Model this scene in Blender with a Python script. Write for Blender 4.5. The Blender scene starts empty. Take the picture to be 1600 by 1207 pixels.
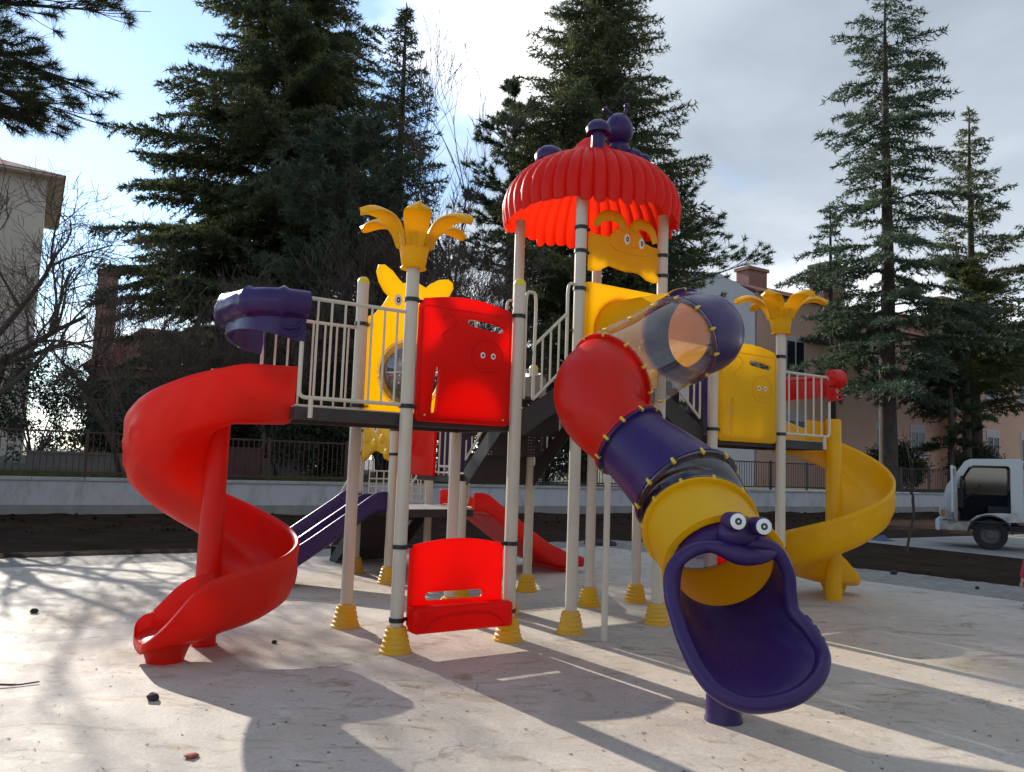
import bpy, bmesh, math, random
import numpy as np
from mathutils import Vector, Matrix
R = math.radians
PI = math.pi
S = bpy.context.scene
COL = S.collection
rnd = random.Random(7)

# ------------------------------------------------------------------ materials
def new_mat(name):
    m = bpy.data.materials.new(name); m.use_nodes = True
    nt = m.node_tree; nt.nodes.clear()
    return m, nt, nt.nodes, nt.links
def node(nt, typ, **kw):
    n = nt.nodes.new(typ)
    for k, v in kw.items():
        if k.startswith('i_'):
            key = k[2:]
            key = int(key) if key.isdigit() else key.replace('_', ' ')
            n.inputs[key].default_value = v
        else:
            setattr(n, k, v)
    return n
def ramp(nt, fac, stops, interp='LINEAR'):
    r = nt.nodes.new('ShaderNodeValToRGB'); r.color_ramp.interpolation = interp
    e = r.color_ramp.elements
    while len(e) < len(stops): e.new(0.5)
    for i, (p, c) in enumerate(stops):
        e[i].position = p; e[i].color = (c[0], c[1], c[2], 1) if not isinstance(c, (int, float)) else (c, c, c, 1)
    nt.links.new(fac, r.inputs[0])
    return r.outputs[0]
def mixc(nt, a, b, fac, mode='MIX'):
    m = nt.nodes.new('ShaderNodeMix'); m.data_type = 'RGBA'; m.blend_type = mode
    for sock, v in ((m.inputs[0], fac), (m.inputs[6], a), (m.inputs[7], b)):
        if hasattr(v, 'is_linked'): nt.links.new(v, sock)
        elif isinstance(v, (int, float)): sock.default_value = v
        else: sock.default_value = (v[0], v[1], v[2], 1)
    return m.outputs[2]
def noise(nt, scale, detail=4, rough=.55, coord='pos', dist=0.0, stretch=None):
    if coord == 'pos': src = node(nt, 'ShaderNodeNewGeometry').outputs['Position']
    else: src = node(nt, 'ShaderNodeTexCoord').outputs['Object']
    if stretch:
        mp = node(nt, 'ShaderNodeMapping'); mp.inputs['Scale'].default_value = stretch
        nt.links.new(src, mp.inputs[0]); src = mp.outputs[0]
    n = node(nt, 'ShaderNodeTexNoise'); n.inputs['Scale'].default_value = scale
    n.inputs['Detail'].default_value = detail; n.inputs['Roughness'].default_value = rough
    n.inputs['Distortion'].default_value = dist
    nt.links.new(src, n.inputs['Vector'])
    return n.outputs['Fac']
def finish(nt, shader):
    o = nt.nodes.new('ShaderNodeOutputMaterial'); nt.links.new(shader, o.inputs['Surface'])
def bump(nt, height, strength, dist=.01):
    b = node(nt, 'ShaderNodeBump'); b.inputs['Strength'].default_value = strength; b.inputs['Distance'].default_value = dist
    nt.links.new(height, b.inputs['Height']); return b.outputs[0]

def plastic(name, col, trans=.25, rough=.34, tcol=None, dust=.10, wear=.22):
    m, nt, N, L = new_mat(name)
    p = node(nt, 'ShaderNodeBsdfPrincipled'); p.inputs['Specular IOR Level'].default_value = .32
    n1 = noise(nt, 3.5, 5, .6)
    d = ramp(nt, n1, [(.42, 0), (.75, 1)])
    c1 = mixc(nt, col, [min(1, c * 1.0) * .82 for c in col], n1)
    dm = node(nt, 'ShaderNodeMath', operation='MULTIPLY'); L.new(d, dm.inputs[0]); dm.inputs[1].default_value = dust
    c2 = mixc(nt, c1, (.45, .40, .34), dm.outputs[0])
    sc = noise(nt, 5.0, 9, .8, coord='obj', dist=.8, stretch=(1, 1, 5))
    c2 = mixc(nt, c2, [min(1, c * .55 + .16) for c in col], ramp(nt, sc, [(.60, 0), (.74, wear)]))
    L.new(c2, p.inputs['Base Color'])
    rr = ramp(nt, noise(nt, 9, 4), [(.3, rough - .06), (.75, rough + .14)])
    L.new(rr, p.inputs['Roughness'])
    L.new(bump(nt, noise(nt, 60, 2), .06, .004), p.inputs['Normal'])
    if trans:
        t = node(nt, 'ShaderNodeBsdfTranslucent'); tc = tcol or col
        t.inputs[0].default_value = (tc[0], tc[1], tc[2], 1)
        mx = node(nt, 'ShaderNodeMixShader'); mx.inputs[0].default_value = trans
        L.new(p.outputs[0], mx.inputs[1]); L.new(t.outputs[0], mx.inputs[2]); finish(nt, mx.outputs[0])
    else: finish(nt, p.outputs[0])
    return m
def simple(name, col, rough=.5, metal=0., var=.25, nscale=6., bmp=0., bscale=40., coord='pos', col2=None, spec=.5):
    m, nt, N, L = new_mat(name)
    p = node(nt, 'ShaderNodeBsdfPrincipled')
    n1 = noise(nt, nscale, 5, .6, coord)
    c = mixc(nt, col, col2 or [c * (1 - var) for c in col], ramp(nt, n1, [(.3, 0), (.7, 1)]))
    L.new(c, p.inputs['Base Color'])
    p.inputs['Roughness'].default_value = rough; p.inputs['Metallic'].default_value = metal
    p.inputs['Specular IOR Level'].default_value = spec
    if bmp: L.new(bump(nt, noise(nt, bscale, 4, .6, coord), bmp, .02), p.inputs['Normal'])
    finish(nt, p.outputs[0]); return m

RED = plastic('red_plastic', (.78, .015, .003), .30, .36, (.95, .02, .003), .04)
REDP = plastic('red_panel_plastic', (.74, .009, .003), .58, .32, (1.0, .03, .005), .01)
YEL = plastic('yellow_plastic', (.96, .55, .004), .34, .32, (1.0, .66, .01), .03)
YELP = plastic('yellow_panel_plastic', (.96, .57, .004), .60, .32, (1.0, .74, .01), .02)
ROOFM = plastic('red_roof_plastic', (.68, .016, .006), .42, .42, (1.0, .03, .006), .02)
PUR = plastic('purple_plastic', (.040, .015, .105), .06, .30, (.10, .03, .22), .03)
POST = simple('cream_painted_steel', (.60, .53, .42), .38, 0, .10, 3.0)
RAIL = simple('cream_painted_rail', (.62, .56, .44), .40, 0, .10, 5.0)
DARK = simple('dark_brown_steel', (.045, .034, .032), .55, 0, .35, 8.0)
BLACK = simple('black_clamp', (.012, .012, .014), .45, 0, .2)
BOLT = simple('yellow_bolt_cap', (.75, .48, .02), .4, 0, .1)
CAPY = simple('yellow_post_cap', (.72, .58, .03), .4, 0, .15)
BASEY = plastic('yellow_base_plastic', (.78, .42, .012), .0, .42, None, .25)
WHITE = simple('eye_white', (.82, .80, .76), .35, 0, .05)
PUPIL = simple('eye_black', (.02, .02, .025), .3, 0, .05)
DECKTOP = simple('deck_plate', (.42, .39, .34), .6, 0, .2, 12)

def make_perf():
    m, nt, N, L = new_mat('perforated_steel')
    p = node(nt, 'ShaderNodeBsdfPrincipled'); p.inputs['Base Color'].default_value = (.04, .032, .03, 1); p.inputs['Roughness'].default_value = .6
    tc = node(nt, 'ShaderNodeTexCoord')
    v = node(nt, 'ShaderNodeTexVoronoi'); v.inputs['Scale'].default_value = 26; v.inputs['Randomness'].default_value = 0.08
    L.new(tc.outputs['Object'], v.inputs['Vector'])
    a = ramp(nt, v.outputs['Distance'], [(.20, 1), (.24, 0)])
    tr = node(nt, 'ShaderNodeBsdfTransparent'); mx = node(nt, 'ShaderNodeMixShader')
    L.new(a, mx.inputs[0]); L.new(p.outputs[0], mx.inputs[1]); L.new(tr.outputs[0], mx.inputs[2]); finish(nt, mx.outputs[0])
    return m
PERF = make_perf()
def make_clear(name, tint, gloss=.075, body=.035, bodycol=(.8, .78, .75)):
    m, nt, N, L = new_mat(name)
    tr = node(nt, 'ShaderNodeBsdfTransparent'); tr.inputs[0].default_value = (*tint, 1)
    gl = node(nt, 'ShaderNodeBsdfGlossy'); gl.inputs['Roughness'].default_value = .05
    df = node(nt, 'ShaderNodeBsdfPrincipled'); df.inputs['Base Color'].default_value = (*bodycol, 1); df.inputs['Roughness'].default_value = .3
    lw = node(nt, 'ShaderNodeLayerWeight'); lw.inputs['Blend'].default_value = .35
    f = node(nt, 'ShaderNodeMath', operation='MULTIPLY_ADD'); L.new(lw.outputs['Facing'], f.inputs[0]); f.inputs[1].default_value = .26; f.inputs[2].default_value = gloss
    n1 = ramp(nt, noise(nt, 2.6, 5, .65), [(.4, body * .4), (.75, body * 2.6)])
    m1 = node(nt, 'ShaderNodeMixShader'); L.new(n1, m1.inputs[0]); L.new(tr.outputs[0], m1.inputs[1]); L.new(df.outputs[0], m1.inputs[2])
    m2 = node(nt, 'ShaderNodeMixShader'); L.new(f.outputs[0], m2.inputs[0]); L.new(m1.outputs[0], m2.inputs[1]); L.new(gl.outputs[0], m2.inputs[2])
    finish(nt, m2.outputs[0]); return m
CLEAR = make_clear('clear_plastic', (.93, .92, .90))
CLEARP = make_clear('smoky_plastic', (.66, .57, .60), .08, .10, (.08, .03, .06))
BUBBLE = make_clear('bubble_plastic', (.86, .86, .88), .16, .16, (.5, .48, .46))

# ------------------------------------------------------------------ mesh helpers
class MB:
    def __init__(s): s.v = []; s.f = []
    def add(s, vs, fs):
        o = len(s.v); s.v.extend([tuple(p) for p in vs]); s.f.extend([tuple(i + o for i in f) for f in fs]); return s
    def box(s, x0, x1, y0, y1, z0, z1):
        return s.add([(x0, y0, z0), (x1, y0, z0), (x1, y1, z0), (x0, y1, z0), (x0, y0, z1), (x1, y0, z1), (x1, y1, z1), (x0, y1, z1)],
                     [(0, 3, 2, 1), (4, 5, 6, 7), (0, 1, 5, 4), (1, 2, 6, 5), (2, 3, 7, 6), (3, 0, 4, 7)])
    def hexa(s, b, t):
        return s.add(list(b) + list(t), [(0, 3, 2, 1), (4, 5, 6, 7), (0, 1, 5, 4), (1, 2, 6, 5), (2, 3, 7, 6), (3, 0, 4, 7)])
    def grid(s, rows, closed_u=False, closed_v=False):
        n, m = len(rows), len(rows[0]); vs = [p for r in rows for p in r]; fs = []
        for i in range(n if closed_u else n - 1):
            for j in range(m if closed_v else m - 1):
                i2, j2 = (i + 1) % n, (j + 1) % m
                fs.append((i * m + j, i * m + j2, i2 * m + j2, i2 * m + j))
        return s.add(vs, fs)
    def tube(s, pts, r, n=10, caps=True, closed=False):
        pts = [Vector(p) for p in pts]; k = len(pts)
        rs = r if isinstance(r, (list, tuple)) else [r] * k
        fr = frames(pts, closed); rows = []
        for (p, t, a, b), rr in zip(fr, rs):
            rows.append([p + (a * math.cos(2 * PI * j / n) + b * math.sin(2 * PI * j / n)) * rr for j in range(n)])
        o = len(s.v); s.grid(rows, closed, True)
        if caps and not closed:
            s.f.append(tuple(o + j for j in range(n))[::-1]); s.f.append(tuple(o + (k - 1) * n + j for j in range(n)))
        return s
    def lathe(s, prof, n=24, c=(0, 0, 0)):
        rows = [[(c[0] + r * math.cos(2 * PI * j / n), c[1] + r * math.sin(2 * PI * j / n), c[2] + z) for j in range(n)] for r, z in prof]
        o = len(s.v); s.grid(rows, False, True); k = len(prof)
        s.f.append(tuple(o + j for j in range(n))[::-1]); s.f.append(tuple(o + (k - 1) * n + j for j in range(n)))
        return s
    def ball(s, c, r, n=10, sz=1.0, sx=1.0, sy=1.0):
        k = n // 2 + 2
        rows = [[(c[0] + sx * r * math.sin(PI * i / k) * math.cos(2 * PI * j / n), c[1] + sy * r * math.sin(PI * i / k) * math.sin(2 * PI * j / n), c[2] - sz * r * math.cos(PI * i / k)) for j in range(n)] for i in range(1, k)]
        o = len(s.v); s.grid(rows, False, True); m = len(rows)
        s.f.append(tuple(o + j for j in range(n))[::-1]); s.f.append(tuple(o + (m - 1) * n + j for j in range(n)))
        return s
    def mesh(s, name, mat, smooth=40):
        me = bpy.data.meshes.new(name); me.from_pydata(s.v, [], s.f); me.update()
        if mat: me.materials.append(mat)
        if smooth:
            me.polygons.foreach_set('use_smooth', [True] * len(me.polygons)); me.set_sharp_from_angle(angle=R(smooth))
        return me
    def build(s, name, mat, parent=None, loc=(0, 0, 0), rz=0, smooth=40, bevel=0, solid=0):
        return obj(name, s.mesh(name, mat, smooth), parent, loc, rz, bevel, solid)
def frames(pts, closed=False):
    k = len(pts); out = []; a = None
    for i, p in enumerate(pts):
        if closed: t = (pts[(i + 1) % k] - pts[i - 1]).normalized()
        else: t = (pts[min(i + 1, k - 1)] - pts[max(i - 1, 0)]).normalized()
        if a is None:
            a = Vector((0, 0, 1)) if abs(t.z) < .9 else Vector((1, 0, 0))
        a = (a - t * a.dot(t)).normalized(); b = t.cross(a)
        out.append((p, t, a.copy(), b))
    return out
def obj(name, me, parent=None, loc=(0, 0, 0), rz=0, bevel=0, solid=0, M=None):
    o = bpy.data.objects.new(name, me); COL.objects.link(o)
    if parent: o.parent = parent
    if M is not None: o.matrix_local = M
    else: o.location = loc; o.rotation_euler = (0, 0, rz)
    if solid:
        md = o.modifiers.new('s', 'SOLIDIFY'); md.thickness = solid; md.offset = -1
    if bevel:
        md = o.modifiers.new('b', 'BEVEL'); md.width = bevel; md.segments = 2; md.limit_method = 'ANGLE'; md.angle_limit = R(40)
    return o
def empty(name, loc=(0, 0, 0), rz=0, parent=None):
    o = bpy.data.objects.new(name, None); COL.objects.link(o); o.location = loc; o.rotation_euler = (0, 0, rz); o.empty_display_size = .2
    if parent: o.parent = parent
    return o
def tag(o, label=None, cat=None, group=None, kind=None):
    if label: o['label'] = label
    if cat: o['category'] = cat
    if group: o['group'] = group
    if kind: o['kind'] = kind
    return o
def copy_of(o, parent=None):
    c = o.copy(); COL.objects.link(c)
    if parent: c.parent = parent
    for ch in list(o.children): copy_of(ch, c)
    return c
def catmull(pts, n=8, closed=False):
    P = [Vector(p) for p in pts]; k = len(P); out = []
    rng = range(k) if closed else range(k - 1)
    for i in rng:
        g = (lambda j: P[j % k]) if closed else (lambda j: P[max(0, min(k - 1, j))])
        p0, p1, p2, p3 = g(i - 1), g(i), g(i + 1), g(i + 2)
        for q in range(n):
            t = q / n
            out.append(.5 * ((2 * p1) + (p2 - p0) * t + (2 * p0 - 5 * p1 + 4 * p2 - p3) * t * t + (3 * p1 - p0 - 3 * p2 + p3) * t ** 3))
    if not closed: out.append(P[-1].copy())
    return out
def smooth2(pts, n=6):
    return [(p.x, p.y) for p in catmull([(x, y, 0) for x, y in pts], n, True)]
def plate_mesh(name, outlines, thick, mat, bev=.008):
    cu = bpy.data.curves.new(name, 'CURVE'); cu.dimensions = '2D'; cu.fill_mode = 'BOTH'
    cu.extrude = thick / 2 - bev; cu.bevel_depth = bev; cu.bevel_resolution = 2; cu.offset = -bev
    for k, pts in enumerate(outlines):
        ar = sum(pts[i - 1][0] * pts[i][1] - pts[i][0] * pts[i - 1][1] for i in range(len(pts)))
        if (ar > 0) != (k == 0): pts = pts[::-1]
        sp = cu.splines.new('POLY'); sp.points.add(len(pts) - 1); sp.use_cyclic_u = True
        for i, (x, y) in enumerate(pts): sp.points[i].co = (x, y, 0, 1)
    t = bpy.data.objects.new('t', cu); COL.objects.link(t)
    dg = bpy.context.evaluated_depsgraph_get(); dg.update()
    me = bpy.data.meshes.new_from_object(t.evaluated_get(dg)); me.name = name
    bpy.data.objects.remove(t); bpy.data.curves.remove(cu)
    me.materials.clear(); me.materials.append(mat)
    me.polygons.foreach_set('use_smooth', [True] * len(me.polygons)); me.set_sharp_from_angle(angle=R(35))
    return me
def arc(cx, cy, r, a0, a1, n=8):
    return [(cx + r * math.cos(R(a0 + (a1 - a0) * i / n)), cy + r * math.sin(R(a0 + (a1 - a0) * i / n))) for i in range(n + 1)]
def rrect(x0, x1, y0, y1, r, n=5):
    return arc(x1 - r, y0 + r, r, -90, 0, n) + arc(x1 - r, y1 - r, r, 0, 90, n) + arc(x0 + r, y1 - r, r, 90, 180, n) + arc(x0 + r, y0 + r, r, 180, 270, n)
def ell(cx, cy, a, b, n=28): return [(cx + a * math.cos(2 * PI * i / n), cy + b * math.sin(2 * PI * i / n)) for i in range(n)]
MF = Matrix(((1, 0, 0, 0), (0, 0, -1, 0), (0, 1, 0, 0), (0, 0, 0, 1)))      # plate x->u, y->up, faces -v
def MFv(v): return Matrix.Translation((0, v, 0)) @ MF
ML = Matrix(((0, 0, -1, 0), (-1, 0, 0, 0), (0, 1, 0, 0), (0, 0, 0, 1)))     # plate x->-v, faces -u

# ------------------------------------------------------------------ camera, sun, sky
PITCH, ROLL = math.atan(1250 / 13000), R(2.0)
cam = bpy.data.cameras.new('camera'); co = bpy.data.objects.new('camera', cam); COL.objects.link(co); S.camera = co
fw = Vector((0, math.cos(PITCH), math.sin(PITCH))); up0 = Vector((0, -math.sin(PITCH), math.cos(PITCH))); ri0 = Vector((1, 0, 0))
ri = ri0 * math.cos(ROLL) + up0 * math.sin(ROLL); up = up0 * math.cos(ROLL) - ri0 * math.sin(ROLL)
co.matrix_world = Matrix(((ri.x, up.x, -fw.x, 0), (ri.y, up.y, -fw.y, 0), (ri.z, up.z, -fw.z, 1.6), (0, 0, 0, 1)))
cam.sensor_width = 36; cam.lens = 1250 / 1600 * 36; cam.clip_end = 3000; cam.clip_start = .05
SUN_AZ, SUN_EL = 126.5, 22.5
sd = Vector((math.cos(R(SUN_EL)) * math.cos(R(SUN_AZ)), math.cos(R(SUN_EL)) * math.sin(R(SUN_AZ)), math.sin(R(SUN_EL))))
sl = bpy.data.lights.new('sun', 'SUN'); so = bpy.data.objects.new('sun', sl); COL.objects.link(so)
sl.energy = 3.4; sl.angle = R(.55); sl.color = (1, .93, .82)
so.rotation_euler = sd.to_track_quat('Z', 'Y').to_euler()
W = bpy.data.worlds.new('World'); S.world = W; W.use_nodes = True
wt = W.node_tree; wt.nodes.clear()
sky = node(wt, 'ShaderNodeTexSky', sky_type='NISHITA', sun_disc=False, sun_elevation=R(SUN_EL), sun_rotation=R((90 - SUN_AZ) % 360), altitude=900, air_density=1.0, dust_density=.08, ozone_density=2.0)
tc = node(wt, 'ShaderNodeTexCoord'); sx = node(wt, 'ShaderNodeSeparateXYZ'); wt.links.new(tc.outputs['Generated'], sx.inputs[0])
def wm(op, a, b=None, c=None):
    n = node(wt, 'ShaderNodeMath', operation=op)
    for i, v in enumerate((a, b, c)):
        if v is None: continue
        if hasattr(v, 'is_linked'): wt.links.new(v, n.inputs[i])
        else: n.inputs[i].default_value = v
    return n.outputs[0]
zz = wm('ADD', wm('MAXIMUM', sx.outputs[2], 0.0), .22)
cx = wm('DIVIDE', sx.outputs[0], zz); cy = wm('DIVIDE', sx.outputs[1], zz)
cb = node(wt, 'ShaderNodeCombineXYZ'); wt.links.new(cx, cb.inputs[0]); wt.links.new(cy, cb.inputs[1])
def wnoise(scale, off, detail=7, rough=.55, dist=.3):
    mp = node(wt, 'ShaderNodeMapping'); mp.inputs['Location'].default_value = off; wt.links.new(cb.outputs[0], mp.inputs[0])
    n = node(wt, 'ShaderNodeTexNoise'); n.inputs['Scale'].default_value = scale; n.inputs['Detail'].default_value = detail
    n.inputs['Roughness'].default_value = rough; n.inputs['Distortion'].default_value = dist
    wt.links.new(mp.outputs[0], n.inputs['Vector']); return n.outputs['Fac']
n_a = wnoise(1.1, (3.2, 1.7, 0)); n_b = wnoise(.8, (9.1, 4.4, 0), 6, .5)
side = wm('MULTIPLY_ADD', sx.outputs[0], .60, .09)                       # the cloud bank lies to the east
low = wm('MULTIPLY', wm('SUBTRACT', .30, wm('MINIMUM', sx.outputs[2], .30)), 1.0)
cov = wm('ADD', wm('ADD', n_a, side), low)
cover = ramp(wt, cov, [(.46, .10), (.63, 1)])
tosun = wm('MULTIPLY_ADD', wm('MULTIPLY_ADD', sx.outputs[0], -.75, wm('MULTIPLY', sx.outputs[1], .25)), .9, .22)
shade = wm('ADD', wm('MULTIPLY_ADD', n_b, 2.4, -1.12), wm('ADD', tosun, wm('MULTIPLY', low, 1.6)))
ccol = ramp(wt, shade, [(.0, (1.55, 1.8, 2.1)), (.40, (2.6, 2.9, 3.25)), (.85, (7.4, 7.4, 7.4))])
skyc = mixc(wt, mixc(wt, sky.outputs[0], (.82, .88, .90), 1.0, 'MULTIPLY'), ccol, cover)
bg = node(wt, 'ShaderNodeBackground'); bg.inputs[1].default_value = .15
wt.links.new(skyc, bg.inputs[0]); wo = node(wt, 'ShaderNodeOutputWorld'); wt.links.new(bg.outputs[0], wo.inputs[0])
S.view_settings.view_transform = 'Standard'; S.view_settings.look = 'None'; S.view_settings.exposure = 0.94; S.view_settings.gamma = 1
S.cycles.use_denoising = True
S.cycles.max_bounces = 10; S.cycles.transparent_max_bounces = 24; S.cycles.sample_clamp_indirect = 6

# ------------------------------------------------------------------ play structure
PS = tag(empty('play_structure', (-.89, 6.81, 0), R(33)),
         'large red, yellow and purple playground climbing frame with slides under a ribbed red roof', 'playground')
W1 = 1.11
def clamp_mesh():
    m = MB(); m.lathe([(.060, -.018), (.066, -.018), (.066, .018), (.060, .018)], 20); m.box(.055, .11, -.012, .012, -.014, .014)
    m.tube([(.095, -.02, 0), (.095, .02, 0)], .007, 6)
    return m.mesh('clamp', BLACK)
CLAMP = clamp_mesh()
def skirt_mesh():
    prof = [(.150, 0), (.150, .022), (.134, .032)]
    z = .032
    for k, r in enumerate((.132, .122, .112, .102)):
        prof += [(r, z + .006), (r + .004, z + .014), (r + .003, z + .034), (r - .008, z + .046)]; z += .052
    prof += [(.094, z + .004), (.090, z + .016), (.062, z + .024)]
    m = MB().lathe(prof, 24)
    for k in range(6):
        a = k * PI / 3 + .3; m.ball((.13 * math.cos(a), .13 * math.sin(a), .036), .012, 6)
    return m.mesh('base_skirt', BASEY, 30)
SKIRT = skirt_mesh()
CAPM = MB().lathe([(.058, 0), (.059, .012), (.055, .035), (.044, .055), (.028, .068), (.008, .073)], 20).mesh('post_cap', CAPY)
def post(u, v, h, cap=False, clamps=(), base=True, z0=0.0):
    p = MB().lathe([(.057, z0), (.057, h)], 20).build('post', POST, PS, (u, v, 0))
    if base: obj('base_skirt', SKIRT, p, (0, 0, .009), rnd.random()).scale = (.90, .90, .80)
    if cap: obj('post_cap', CAPM, p, (0, 0, h))
    for z, a in clamps: obj('clamp', CLAMP, p, (0, 0, z), R(a))
    return p
post(0, W1, 3.30, True, [(2.90, 0), (2.1, 0)])
post(0, 0, 3.26, False, [(2.97, 0), (2.05, 0), (.87, 0), (.27, 0)])
post(W1, 0, 3.26, True, [(2.97, 180), (.87, 180), (.27, 180)])
post(W1, W1, 3.10, True, [(2.97, 180)])
post(1.82, 0, 4.30, False, [(3.96, 0), (3.72, 0), (3.34, 0)])
post(1.82, W1, 4.30, False, [(3.30, 180)])
post(2.93, 0, 4.30, False, [(3.86, 180), (3.64, 180)])
post(2.93, W1, 4.30, False)
post(2.84, 2.24, 2.80, True)
post(1.86, 2.24, 1.36, False)
post(3.64, W1, 3.20, True)
post(3.72, 0, 3.20, True, [(2.98, 0), (2.05, 0)])
post(4.87, 0, 3.26, False, [(2.97, 180), (2.05, 180), (.72, 180)])
post(4.87, W1, 3.20, True)
post(1.45, 4.46, 2.06, True, [(1.98, -90), (1.66, -90)])
post(1.48, 3.42, 2.06, True, [(1.98, 90), (1.66, 90)])
post(2.58, 4.50, 1.75, True)
MB().lathe([(.030, 0.0), (.030, 1.60)], 14).build('slim_support', POST, PS, (1.92, -.38, 0))

def deck(u0, u1, v0, v1, h, top=DECKTOP):
    d = MB().box(u0, u1, v0, v0 + .05, h - .11, h - .012).box(u0, u1, v1 - .05, v1, h - .11, h - .012) \
        .box(u0, u0 + .05, v0 + .052, v1 - .052, h - .11, h - .012).box(u1 - .05, u1, v0 + .052, v1 - .052, h - .11, h - .012) \
        .box(u0 + .06, u1 - .06, (v0 + v1) / 2 - .03, (v0 + v1) / 2 + .03, h - .09, h - .014).build('deck', DARK, PS, smooth=0, bevel=.006)
    MB().box(u0 + .004, u1 - .004, v0 + .004, v1 - .004, h - .010, h).build('floor_plate', top, d, smooth=0)
    return d
deck(-.94, 1.10, .06, W1 - .06, 2.0)
deck(1.88, 2.87, .06, W1 - .06, 2.46)
deck(3.70, 5.80, .06, W1 - .06, 2.0)
deck(1.50, 2.72, 3.42, 4.48, .95)
deck(1.80, 2.90, 2.28, 3.36, 1.45)

# guard rails -------------------------------------------------------
def railing(pts_fn, name='guard_rail', parent=PS):
    m = MB(); pts_fn(m); return m.build(name, RAIL, parent)
def guard(u0, u1, v, z0, z1, nb, foot=True):
    s = 1 if u1 > u0 else -1; r = .05
    def f(m):
        loop = [(u0, v, z1), (u1 - s * r, v, z1)] + [(u1 - s * r + s * r * math.sin(a), v, z1 - r + r * math.cos(a)) for a in (.4, .8, 1.2)] + [(u1, v, z1 - r), (u1, v, z0 + r)] \
            + [(u1 - s * r + s * r * math.cos(a), v, z0 + r - r * math.sin(a)) for a in (.4, .8, 1.2)] + [(u1 - s * r, v, z0), (u0, v, z0)]
        m.tube(loop, .016, 8)
        for k in range(1, nb + 1):
            u = u0 + (u1 - u0) * (k - .35) / (nb + .65)
            m.tube([(u, v, z0), (u, v, z1)], .0105, 6)
        if foot: m.tube([(u1 - s * .1, v, z0), (u1 - s * .1, v, z0 - .16)], .02, 8)
    return railing(f)
guard(-.05, -.94, 0, 2.06, 2.86, 7); guard(-.05, -.94, W1, 2.06, 2.86, 7)
guard(4.92, 5.80, 0, 2.06, 2.80, 5); guard(4.92, 5.80, W1, 2.06, 2.80, 5)
def slant(P, Q, h_low, h_hi, nb, hoop0=0, hoop1=0, name='stair_rail'):
    """rail between two points of a stair line; P, Q = (u, v, tread height)"""
    P, Q = Vector(P), Vector(Q)
    def at(t, h): p = P.lerp(Q, t); return (p.x, p.y, p.z + h)
    def f(m):
        m.tube([at(0, h_low), at(1, h_low)], .014, 8); m.tube([at(0, h_hi), at(1, h_hi)], .016, 8)
        for k in range(nb + 1): m.tube([at(k / nb, h_low), at(k / nb, h_hi)], .0105, 6)
        d = (Q - P); d.z = 0; d.normalize()
        for t, hh, sg in ((0, hoop0, 1), (1, hoop1, -1)):
            if hh:
                a = Vector(at(t, h_low)); b = Vector(at(t, hh)); w = d * (.11 * -sg)
                m.tube(catmull([a, a.lerp(b, .5), b - Vector((0, 0, .06)), b + w * .5, b + w - Vector((0, 0, .06)), a.lerp(b, .5) + w, a + w], 4), .016, 8)
    return railing(f, name)
slant((1.30, 0, 2.10), (1.68, 0, 2.46), .10, .62, 4, 1.12, .92)
slant((1.30, W1, 2.10), (1.68, W1, 2.46), .10, .62, 4, 1.0, .92)
slant((3.52, 0, 2.06), (3.06, 0, 2.46), .10, .66, 5)
slant((3.52, W1, 2.06), (3.06, W1, 2.46), .10, .66, 5)
slant((1.84, 2.16, 1.56), (1.84, 1.22, 2.46), .06, .62, 7)
slant((2.91, 2.12, 1.56), (2.91, 1.22, 2.46), .06, .62, 7)
def landing_rail(m):
    for z in (1.53, 2.15): m.tube([(1.78, 2.34, z), (1.78, 2.72, z)], .015, 8)
    for v in (2.34, 2.46, 2.58, 2.72): m.tube([(1.78, v, 1.42), (1.78, v, 2.15)], .011, 6)
railing(landing_rail)
slant((1.53, 5.65, .10), (1.53, 4.55, .95), .15, .72, 4)
slant((2.60, 5.65, .10), (2.60, 4.55, .95), .15, .72, 4)
def lattice(m):
    for v in (3.40,):
        for k in range(9): u = 1.62 + k * .11; m.tube([(u, 4.50, 1.0), (u, 4.50, 1.42)], .010, 6)
        for z in (1.0, 1.1, 1.2, 1.31, 1.42): m.tube([(1.62, 4.50, z), (2.50, 4.50, z)], .010, 6)
def lattice_loop(m):
    m.tube(catmull([(2.66, 3.46, 1.45), (2.66, 3.46, 1.15), (2.66, 3.50, 1.02), (2.66, 3.62, 1.02), (2.66, 3.66, 1.15), (2.66, 3.66, 1.45)], 4), .014, 8)
railing(lattice, 'lattice_rail'); railing(lattice_loop, 'handle_loop')

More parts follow.
